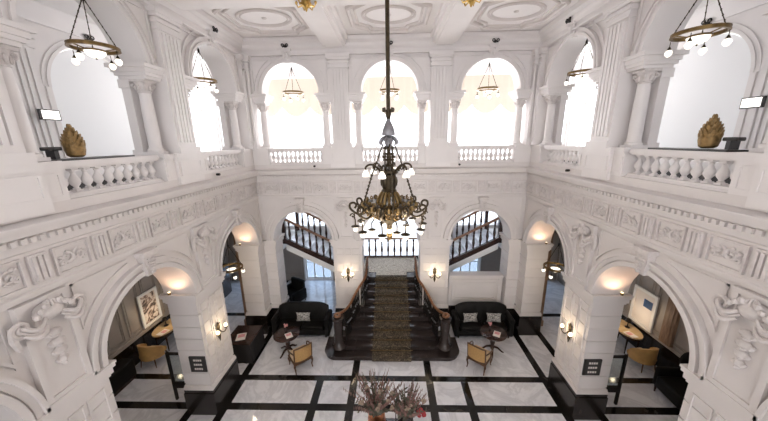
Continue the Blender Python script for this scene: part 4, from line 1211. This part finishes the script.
# draped dark table in the far left arch
t = thing('draped_table', 'low black draped table with a magazine under the left arch by the corner', 'table', (-5.12, 8.45, 0))
m = MB(); m.rbox(-.46, .46, -.50, .50, .70, .76, .04); m.build('table_top', DKWOOD, t)
m = MB(); n = 48; vs = []; fs = []
for zz, e in ((.70, 0), (.35, .015), (.004, .035)):
    for i in range(n):
        a = 2*PI*i/n; x = max(-.44, min(.44, .62*cos(a))); y = max(-.48, min(.48, .68*sin(a))); k = 1+e*(1+sin(i*2.3)); vs.append((x*k, y*k, zz))
for j in range(2):
    for i in range(n): i2 = (i+1) % n; fs.append((j*n+i, j*n+i2, (j+1)*n+i2, (j+1)*n+i))
m.add(vs, fs); m.build('cloth_skirt', BLACKCLOTH, t)
magazine((-5.12, 8.30, .763), .3, 'pink and white magazine on the low black draped table', .30, .36)

# armchairs seen through the left far arch
def make_club():
    t = thing('club_armchair', '', 'armchair')
    m = MB(); m.rbox(-.40, .40, -.40, .38, .14, .44, .06); m.build('seat', LEATHER, t)
    m = MB(); m.rbox(-.40, .40, .28, .46, .20, 1.0, .08); m.build('backrest', LEATHER, t)
    for sx in (-1, 1):
        m = MB(); a, b = sorted((sx*.36, sx*.52)); m.rbox(a, b, -.42, .40, .14, .66, .07); m.build('arm', LEATHER, t)
        for y in (-.34, .36): m = MB(); m.lathe([(.02, .003), (.03, .15)], 8, c=(sx*.40, y, 0)); m.build('leg', DKWOOD, t)
    return t
cb = make_club()
put(cb, (-4.55, 11.75, 0), -.5, 'dark club armchair in the stair hall behind the left sofa', 'club armchairs')
put(cb, (4.10, 12.0, 0), .5, 'dark club armchair in the stair hall behind the parapet on the right', 'club armchairs')

# centre table with dried flowers
t = thing('centre_table', 'round dark table under the chandelier carrying the dried flower pots', 'table', (0, 4.74, 0))
m = MB(); m.lathe([(.66, .72), (.70, .74), (.70, .77), (.68, .78)], 32); m.build('table_top', DKWOOD, t)
m = MB(); m.lathe([(.30, .003), (.32, .06), (.14, .14), (.11, .40), (.16, .62), (.34, .719)], 18); m.build('pedestal', DKWOOD, t)
def pot(name, loc, label, m1, prof):
    m = MB(); m.lathe(prof, 24); o = m.build(name, m1); o.location = loc; return tag(o, label, 'pot')
PZ = .783
pot('copper_pot', (-.33, 5.10, PZ), 'tall copper pot at the bottom of the picture holding dried grasses', COPPER, [(.10, 0), (.15, .03), (.19, .20), (.20, .38), (.18, .46), (.185, .50), (.165, .50), (.16, .44), (.001, .42)])
pot('dark_pot', (.32, 5.08, PZ), 'dark glazed pot at the bottom of the picture right of the copper pot', POTDARK, [(.10, 0), (.15, .03), (.18, .16), (.18, .30), (.16, .36), (.165, .40), (.15, .40), (.14, .35), (.001, .34)])
def bouquet(name, loc, label, seed, n, hmax, spread, red):
    rg = random.Random(seed); t = thing(name, label, 'dried flowers', loc)
    S = MB(); G = MB(); R = MB()
    for k in range(n):
        a = rg.uniform(0, 2*PI); u = rg.random()**.6; lean = spread*u; h = hmax*(1-.45*u*u)*rg.uniform(.72, 1.0)
        def at(f): return (lean*cos(a)*f**1.3, lean*sin(a)*f**1.3*.8, h*f)
        S.tube([at(0), at(.35), at(.7), at(1)], [.006, .005, .004, .003], 4)
        kind = rg.random()
        if kind < .52:   # plume
            B = MB()
            for q in range(11):
                f = .42+.58*q/10; p = at(f); B.ell((p[0]+rg.uniform(-.012, .012), p[1]+rg.uniform(-.012, .012), p[2]), (.017*(1.3-.1*q), .017*(1.3-.1*q), .05), 5, 4)
            B.build('plume', DRYPINK, t)
        elif kind < .88:  # leafy stem
            for q in range(8):
                f = .30+.65*q/8; p = at(f); aa = rg.uniform(0, 6.3); M = Matrix.Rotation(aa, 3, 'Z') @ Matrix.Rotation(.9, 3, 'Y')
                G.ell((p[0]+.03*cos(aa), p[1]+.03*sin(aa), p[2]), (.022, .008, .052), 5, 4, 0, M)
        else:
            p = at(.62+.2*rg.random())
            Cc = MB()
            for q in range(5): Cc.ell((p[0]+rg.uniform(-.035, .035), p[1]+rg.uniform(-.035, .035), p[2]+rg.uniform(-.03, .03)), (.036, .036, .026), 6, 4)
            Cc.build('bloom', DRYCREAM, t)
    for k in range(46):
        a = rg.uniform(0, 6.3); r = rg.uniform(.02, .22); hh = rg.uniform(.10, .42)
        M = Matrix.Rotation(a, 3, 'Z') @ Matrix.Rotation(rg.uniform(.4, 1.3), 3, 'Y')
        G.ell((r*cos(a), r*sin(a)*.8, hh), (.055, .02, .075), 6, 4, 0, M)
    S.build('stems', DRYSTEM, t, 'stuff'); G.build('leaves', DRYGREY, t, 'stuff')
    if red:
        for k in range(9): R = MB(); R.ell((.34+rg.uniform(-.09, .09), .05+rg.uniform(-.08, .08), .10+rg.uniform(-.03, .16)), (.05, .05, .042), 7, 5); R.build('red_bloom', RED, t)
    return t
bouquet('dried_bouquet', (-.33, 5.10, PZ+.43), 'tall dried grasses and leaves rising from the copper pot', 5, 66, 1.28, .72, False)
bouquet('dried_bouquet', (.32, 5.08, PZ+.36), 'dried bouquet with dark red blooms in the dark pot', 9, 52, 1.05, .55, True)
t = thing('silver_globe', 'polished silver globe on a slim stand between the two dried bouquets', 'ornament', (.10, 5.27, PZ-.001))
m = MB(); m.lathe([(.07, 0), (.07, .012), (.015, .03), (.012, .68), (.03, .70)], 14); m.build('stand', SILVER, t)
m = MB(); m.ell((0, 0, .79), (.095, .095, .095), 20, 12); m.build('globe', SILVER, t)

# ================================================================== GALLERY ORNAMENTS
for sg, w, y0 in ((-1, 'left', 4.62), (1, 'right', 4.80)):
    t = thing('gilded_artichoke', 'gilded leafy bud sculpture standing on the %s gallery balustrade' % w, 'sculpture', (sg*5.0, y0-.08, 7.0155))
    m = MB(); m.lathe([(.07, 0), (.11, .03), (.13, .12), (.12, .24), (.08, .36), (.02, .46)], 12); m.build('core', ARTICHOKE, t)
    m = MB(); rg = random.Random(4)
    for r in range(9):
        zz = .015+.046*r; R = (.085, .108, .118, .116, .106, .09, .07, .045, .015)[r]; nn = 10 if r < 6 else 7
        for k in range(nn):
            a = 2*PI*(k+.5*(r % 2))/nn; tilt = .26 if r < 6 else .05
            M = Matrix.Rotation(a, 3, 'Z') @ Matrix.Rotation(tilt, 3, 'Y')
            m.ell((R*cos(a), R*sin(a), zz+.06+rg.uniform(-.008, .008)), (.014, .030, .066), 6, 6, 0, M)
    m.build('leaves', ARTICHOKE, t)
    m = MB(); a = y0-.50; m.box(sg*5.0-.16, sg*5.0+.16, a, a+1.30, 0, .028); o = m.build('display_slab', BLACKSLAB); o.location.z = 6.9765
    tag(o, 'long thin dark slab lying on the %s gallery handrail under the gilded sculpture' % w, 'slab')
    m = MB(); m.rbox(-.07, .07, -.10, .10, .12, .175, .02); t = thing('uplighter_bar', 'black bar-shaped uplighter lying on the dark slab of the %s gallery handrail' % w, 'floodlight', (sg*5.08, y0-.34, 7.0075)); m.build('body', BLACKSLAB, t)
    m = MB(); m.box(-.07, .07, -.03, .03, -.002, .12); m.build('foot', BLACKSLAB, t)
    t = thing('wall_mounted_floodlight', 'black framed floodlight with glowing white face on the %s gallery outer pilaster' % w, 'floodlight', (sg*(7.81), 6.72, 7.88), -PI/2*sg); t.scale = (.70, .70, .72)
    m = MB(); m.box(-.28, .28, -.05, .05, -.16, .16); m.build('body', BLACKSLAB, t)
    m = MB(); m.box(-.245, .245, -.056, -.0505, -.125, .125); m.build('lit_face', LITPANEL, t)
    m = MB(); m.box(-.03, .03, .05, .34, -.03, .03); m.build('bracket', BLACKSLAB, t)

# small black spotlights on the parapet mouldings
ps = thing('parapet_spotlight', '', 'spotlight')
m = MB(); m.lathe([(.001, 0), (.03, 0), (.034, .03), (.034, .09), (.001, .09)], 12, M=Matrix.Rotation(PI/2, 4, 'X')); m.build('housing', IRON, ps)
for x, y, rz, lab in ((-2.62, YF-.036, 0, 'tiny round black spotlight on the far parapet left of the chandelier'), (2.36, YF-.036, 0, 'tiny round black spotlight on the far parapet right of the chandelier'),
                  (-XW+.036, 7.72, PI/2, 'tiny round black spotlight on the left parapet near the far corner'), (XW-.036, 7.72, -PI/2, 'tiny round black spotlight on the right parapet near the far corner')):
    put(ps, (x, y, 6.36), rz, lab, 'parapet spotlights')
# black plaques on the pier reveals
for sg, w in ((-1, 'left'), (1, 'right')):
    t = thing('direction_sign', 'small black sign with three rows of white marks on the %s pier' % w, 'sign', (sg*5.02, 6.1475, 1.62))
    m = MB(); m.box(-.21, .21, -.03, 0, -.23, .23); m.build('plaque', BLACKSLAB, t)
    for r in range(3):
        x = -.10; m = MB()
        for k in range(4):
            ww = (.05, .035, .045, .04)[(k+r) % 4]; m.box(x, x+ww, -.034, -.0305, .10-.13*r, .155-.13*r); x += ww+.014
        m.build('lettering', PAPER, t)

# ================================================================== GROUND FLOOR CORRIDORS
def make_oval_table():
    t = thing('oval_table', '', 'table')
    m = MB(); n = 32
    m.prism([(.36*cos(2*PI*i/n), .62*sin(2*PI*i/n)) for i in range(n)], .71, .75); m.build('table_top', TABLEWOOD, t)
    m = MB(); m.prism([(.30*cos(2*PI*i/n), .55*sin(2*PI*i/n)) for i in range(n)], .60, .709); m.build('apron', DKWOOD, t)
    for sx in (-1, 1):
        for sy in (-1, 1): m = MB(); m.lathe([(.016, .003), (.03, .60)], 8, c=(sx*.19, sy*.40, 0)); m.build('leg', DKWOOD, t)
    return t
ot = make_oval_table()
def make_tub():
    t = thing('tub_chair', '', 'chair')
    m = MB(); m.rbox(-.29, .29, -.28, .28, .30, .46, .08); m.build('seat', TANLEATHER, t)
    N = 18; vs = []; fs = []; m = MB()
    for i in range(N+1):
        a = PI*.93*(i/N)*1.25-PI*.10+PI*-.03; h = .60+.26*sin(max(0, min(PI, PI*i/N)))**.8
        for r in (.30, .36):
            for zz in (.30, h): vs.append((r*cos(a), r*sin(a)*.95, zz))
    for i in range(N):
        b = i*4; c = b+4
        fs += [(b, c, c+1, b+1), (b+2, b+3, c+3, c+2), (b+1, c+1, c+3, b+3), (b, b+2, c+2, c)]
    fs += [(0, 1, 3, 2), (N*4, N*4+2, N*4+3, N*4+1)]
    m.add(vs, fs); m.build('backrest', TANLEATHER, t)
    for sx in (-1, 1):
        for y in (-.22, .24): m = MB(); m.tube([(sx*.22, y, .31), (sx*.26, y*1.15, .012)], [.024, .014], 6); m.build('leg', CHAIRWOOD, t)
    return t
tb = make_tub()
def make_task_lamp():
    t = thing('table_lamp', '', 'lamp'); m = MB(); m.lathe([(.07, 0), (.075, .015), (.02, .03), (.012, .24), (.012, .25)], 12); m.build('base', IRON, t)
    m = MB(); m.lathe([(.10, .22), (.07, .32), (.066, .32), (.095, .22)], 16); m.build('lamp_shade', IRON, t)
    m = MB(); m.ell((0, 0, .24), (.03, .03, .03), 8, 6); m.build('bulb', SHADE_W, t); return t
tl = make_task_lamp()
def art(name, sg, y0, y1, z0, z1, label, canvas, extra):
    t = thing(name, label, 'picture', (sg*8.568, (y0+y1)/2, z0))
    w = (y1-y0)/2; h = z1-z0; T = lambda s, p, z: (-sg*p, s, z)
    m = MB(); frame(m, T, -w, w, 0, h, .09, 0, .05); m.build('frame', WHITEPAINT, t)
    m = MB(); m.box(-w+.09, w-.09, .002, .02, .09, h-.09, 0, T); m.build('canvas', canvas, t)
    if extra: m = MB(); m.box(*extra[0], .0205, .026, *extra[1], 0, T); m.build('print', extra[2], t)
for sg, w in ((-1, 'left'), (1, 'right')):
    put(ot, (sg*8.14, 8.92, 0), 0, 'oval light wood table in the %s ground floor corridor under a framed picture' % w, 'oval corridor tables')
    put(tl, (sg*8.22, 8.92, .752), 0, 'small dark lamp on the oval table in the %s corridor' % w, 'corridor table lamps')
    point_light('table_lamp_glow', (sg*8.0, 8.80, 1.35), 6, (1, .76, .5))
    magazine((sg*8.02, 8.52, .752), .2*sg, 'open paper lying on the oval table in the %s corridor' % w, .24, .32)
    magazine((sg*8.05, 8.98+.22, .752), -.4*sg, 'dark leaflet at the far end of the oval table in the %s corridor' % w, .16, .24, DKWOOD)
    put(tb, (sg*8.02, 8.0, 0), PI if sg < 0 else PI+.2, 'tan leather tub chair at the oval table in the %s corridor' % w, 'tan tub chairs')
    t = thing('glass_screen', 'low glass screen in a black metal frame beside the %s pier' % w, 'screen', (sg*5.93, 6.58, 0))
    for x in (-.28, .28): m = MB(); m.box(x-.03, x+.03, -.03, .03, .003, 1.60); m.build('post', IRON, t)
    m = MB(); m.box(-.25, .25, -.03, .03, .42, .60); m.build('rail', IRON, t)
    m = MB(); m.box(-.25, .25, -.025, .025, 1.52, 1.58); m.build('top_rail', IRON, t)
    m = MB(); m.box(-.249, .249, -.006, .006, .60, 1.52); m.build('pane', PANE_S, t)
    for q, (cx, cy) in enumerate(((7.05, 4.6), (7.05, 7.2), (7.05, 9.6), (7.05, 1.7))):  # unseen ceiling spots, added to brighten the corridors
        t = thing('ceiling_fill_spot', 'small round added fill spot in the %s corridor ceiling%s' % (w, (' near the glass screen', ' before the oval table', ' by the corner', ' close to the camera')[q]), 'spotlight', (sg*cx, cy, 5.375))
        m = MB(); m.lathe([(.07, .012), (.08, .0), (.095, .0), (.10, .03), (.10, .043)], 16); m.build('trim_ring', WHITEPAINT, t); m = MB(); m.lathe([(.001, .014), (.068, .014), (.068, .02), (.001, .02)], 14); m.build('lens', SHADE_W, t)
        l = bpy.data.lights.new('corridor_fill', 'SPOT'); l.energy = 11; l.color = (1, .78, .55); l.spot_size = 1.9; l.spot_blend = .7; l.shadow_soft_size = .06
        o = bpy.data.objects.new('corridor_fill', l); COL.objects.link(o); o.location = (sg*cx, cy, 5.35)
art('framed_picture', -1, 8.40, 9.18, .98, 2.20, 'white framed dark print on the left corridor wall above the oval table', ARTMIX, None)
art('framed_picture', 1, 8.40, 9.30, .90, 2.20, 'white framed pale picture with a deep blue print on the right corridor wall', PAPER, ((-.30, .02), (.72, 1.0), ARTBLUE))
# dark bench (left) and leather wing chair (right) against the corridor walls
t = thing('wall_bench', 'long black upholstered bench along the left corridor wall', 'bench', (-8.30, 6.45, 0))
m = MB(); m.rbox(-.20, .22, -.95, .95, .10, .68, .06); m.build('seat', LEATHER, t); m = MB(); m.box(-.16, .18, -.9, .9, .003, .10); m.build('plinth', DKWOOD, t)
t = thing('wing_chair', 'dark leather wing chair in the right corridor beside the tan tub chair', 'armchair', (7.96, 6.60, 0), PI/2-.06); t.scale = (1.12, 1.12, 1.18)
m = MB(); m.rbox(-.36, .36, -.36, .36, .16, .48, .07); m.build('seat', LEATHER, t)
m = MB(); m.rbox(-.36, .36, -.50, -.33, .20, 1.14, .08); m.ell((0, -.41, 1.12), (.30, .09, .12), 12, 8); m.build('backrest', LEATHER, t)
for sx in (-1, 1):
    m = MB(); a, b = sorted((sx*.34, sx*.47)); m.rbox(a, b, -.40, .34, .16, .66, .06); m.ell((sx*.38, -.30, .92), (.075, .18, .22), 10, 8); m.build('arm', LEATHER, t)
    for y in (-.34, .30): m = MB(); m.lathe([(.018, .003), (.028, .17)], 8, c=(sx*.36, y, 0)); m.build('leg', DKWOOD, t)
# black hall cabinet glimpsed through the left corner arch
t = thing('hall_cabinet', 'black cabinet seen through the left corner arch below the ring lamp', 'cabinet', (-8.2, 11.9, 0))
m = MB(); m.box(-.30, .30, -.7, .7, .06, 1.45); m.box(-.33, .33, -.74, .74, 1.45, 1.50); m.box(-.26, .26, -.66, .66, .003, .06); m.build('body', DKWOOD, t)
for y in (-.35, .35): m = MB(); m.box(.301, .32, y-.32, y+.32, .12, 1.40); o = m.build('door', DKWOOD, t); m = MB(); m.ell((.335, y*.15, .8), (.015, .015, .03), 6, 4); m.build('handle', BRASS, o)

# ================================================================== LIGHT, WORLD, CAMERA
w = bpy.data.worlds.new('sky'); sc.world = w; w.use_nodes = True
bg = w.node_tree.nodes['Background']; bg.inputs['Color'].default_value = (.98, .98, 1, 1); bg.inputs['Strength'].default_value = 2.2
def portal(name, loc, rot, sx, sy, e, col=(1, .97, .94)):
    l = bpy.data.lights.new(name, 'AREA'); l.shape = 'RECTANGLE'; l.size = sx; l.size_y = sy; l.energy = e; l.color = col
    o = bpy.data.objects.new(name, l); COL.objects.link(o); o.location = loc; o.rotation_euler = rot; return o
for c, r in ((-4.35, 2.0), (0, 2.0), (4.35, 2.0)):
    portal('daylight_far', (c, 14.4, 8.3), (PI/2, 0, 0), 2*r, 3.4, 220).rotation_euler = (-PI/2, 0, 0)
    portal('daylight_near', (c, -4.2, 8.3), (PI/2, 0, 0), 2*r, 3.4, 80)
for a, b, z0, z in DOORS+[(a, b, 3.0 if a != -1.7 else 1.3, 5.2) for a, b in FWIN]:
    portal('daylight_stair_hall', ((a+b)/2, 14.3, (z0+z)/2), (-PI/2, 0, 0), b-a, z-z0, 105 if z0 > 1 else 45, (.80, .90, 1))
for c in (-3.3, 0, 3.3): portal('near_low_fill', (c, -4.2, 2.7), (PI/2, 0, 0), 2.2, 5.0, 45)  # added fill for the lower hall from behind the camera
for sg in (-1, 1):
    for c in (1.69, 5.03, 8.37, 11.9):
        portal('daylight_side', (sg*8.9, c, 8.2), (0, sg*PI/2, 0), 3.0, 2.2, 165)

cam = bpy.data.cameras.new('camera'); co = bpy.data.objects.new('camera', cam); COL.objects.link(co)
cxp, cyp = 384, 210.5; vy = (391.5, 139.5); nd = (400.8, 1365.0)
f = math.sqrt(-((vy[0]-cxp)*(nd[0]-cxp)+(vy[1]-cyp)*(nd[1]-cyp)))
ry = Vector((vy[0]-cxp, -(vy[1]-cyp), -f)).normalized(); rz = -Vector((nd[0]-cxp, -(nd[1]-cyp), -f)).normalized(); rx = ry.cross(rz)
R = Matrix((rx, ry, rz))
co.matrix_world = Matrix.Translation((.05, 0, 7.22)) @ R.to_4x4()
cam.sensor_fit = 'HORIZONTAL'; cam.sensor_width = 36; cam.lens = 36*f/768; cam.clip_start = .02
sc.camera = co
sc.view_settings.view_transform = 'Standard'; sc.view_settings.look = 'None'; sc.view_settings.gamma = 1; sc.view_settings.use_curve_mapping = False
sc.view_settings.exposure = 0.8
sc.cycles.use_denoising = True
sc.cycles.max_bounces = 10; sc.cycles.diffuse_bounces = 6; sc.cycles.glossy_bounces = 4; sc.cycles.transparent_max_bounces = 12
sc.cycles.caustics_reflective = False; sc.cycles.caustics_refractive = False
sc.cycles.sample_clamp_indirect = 8
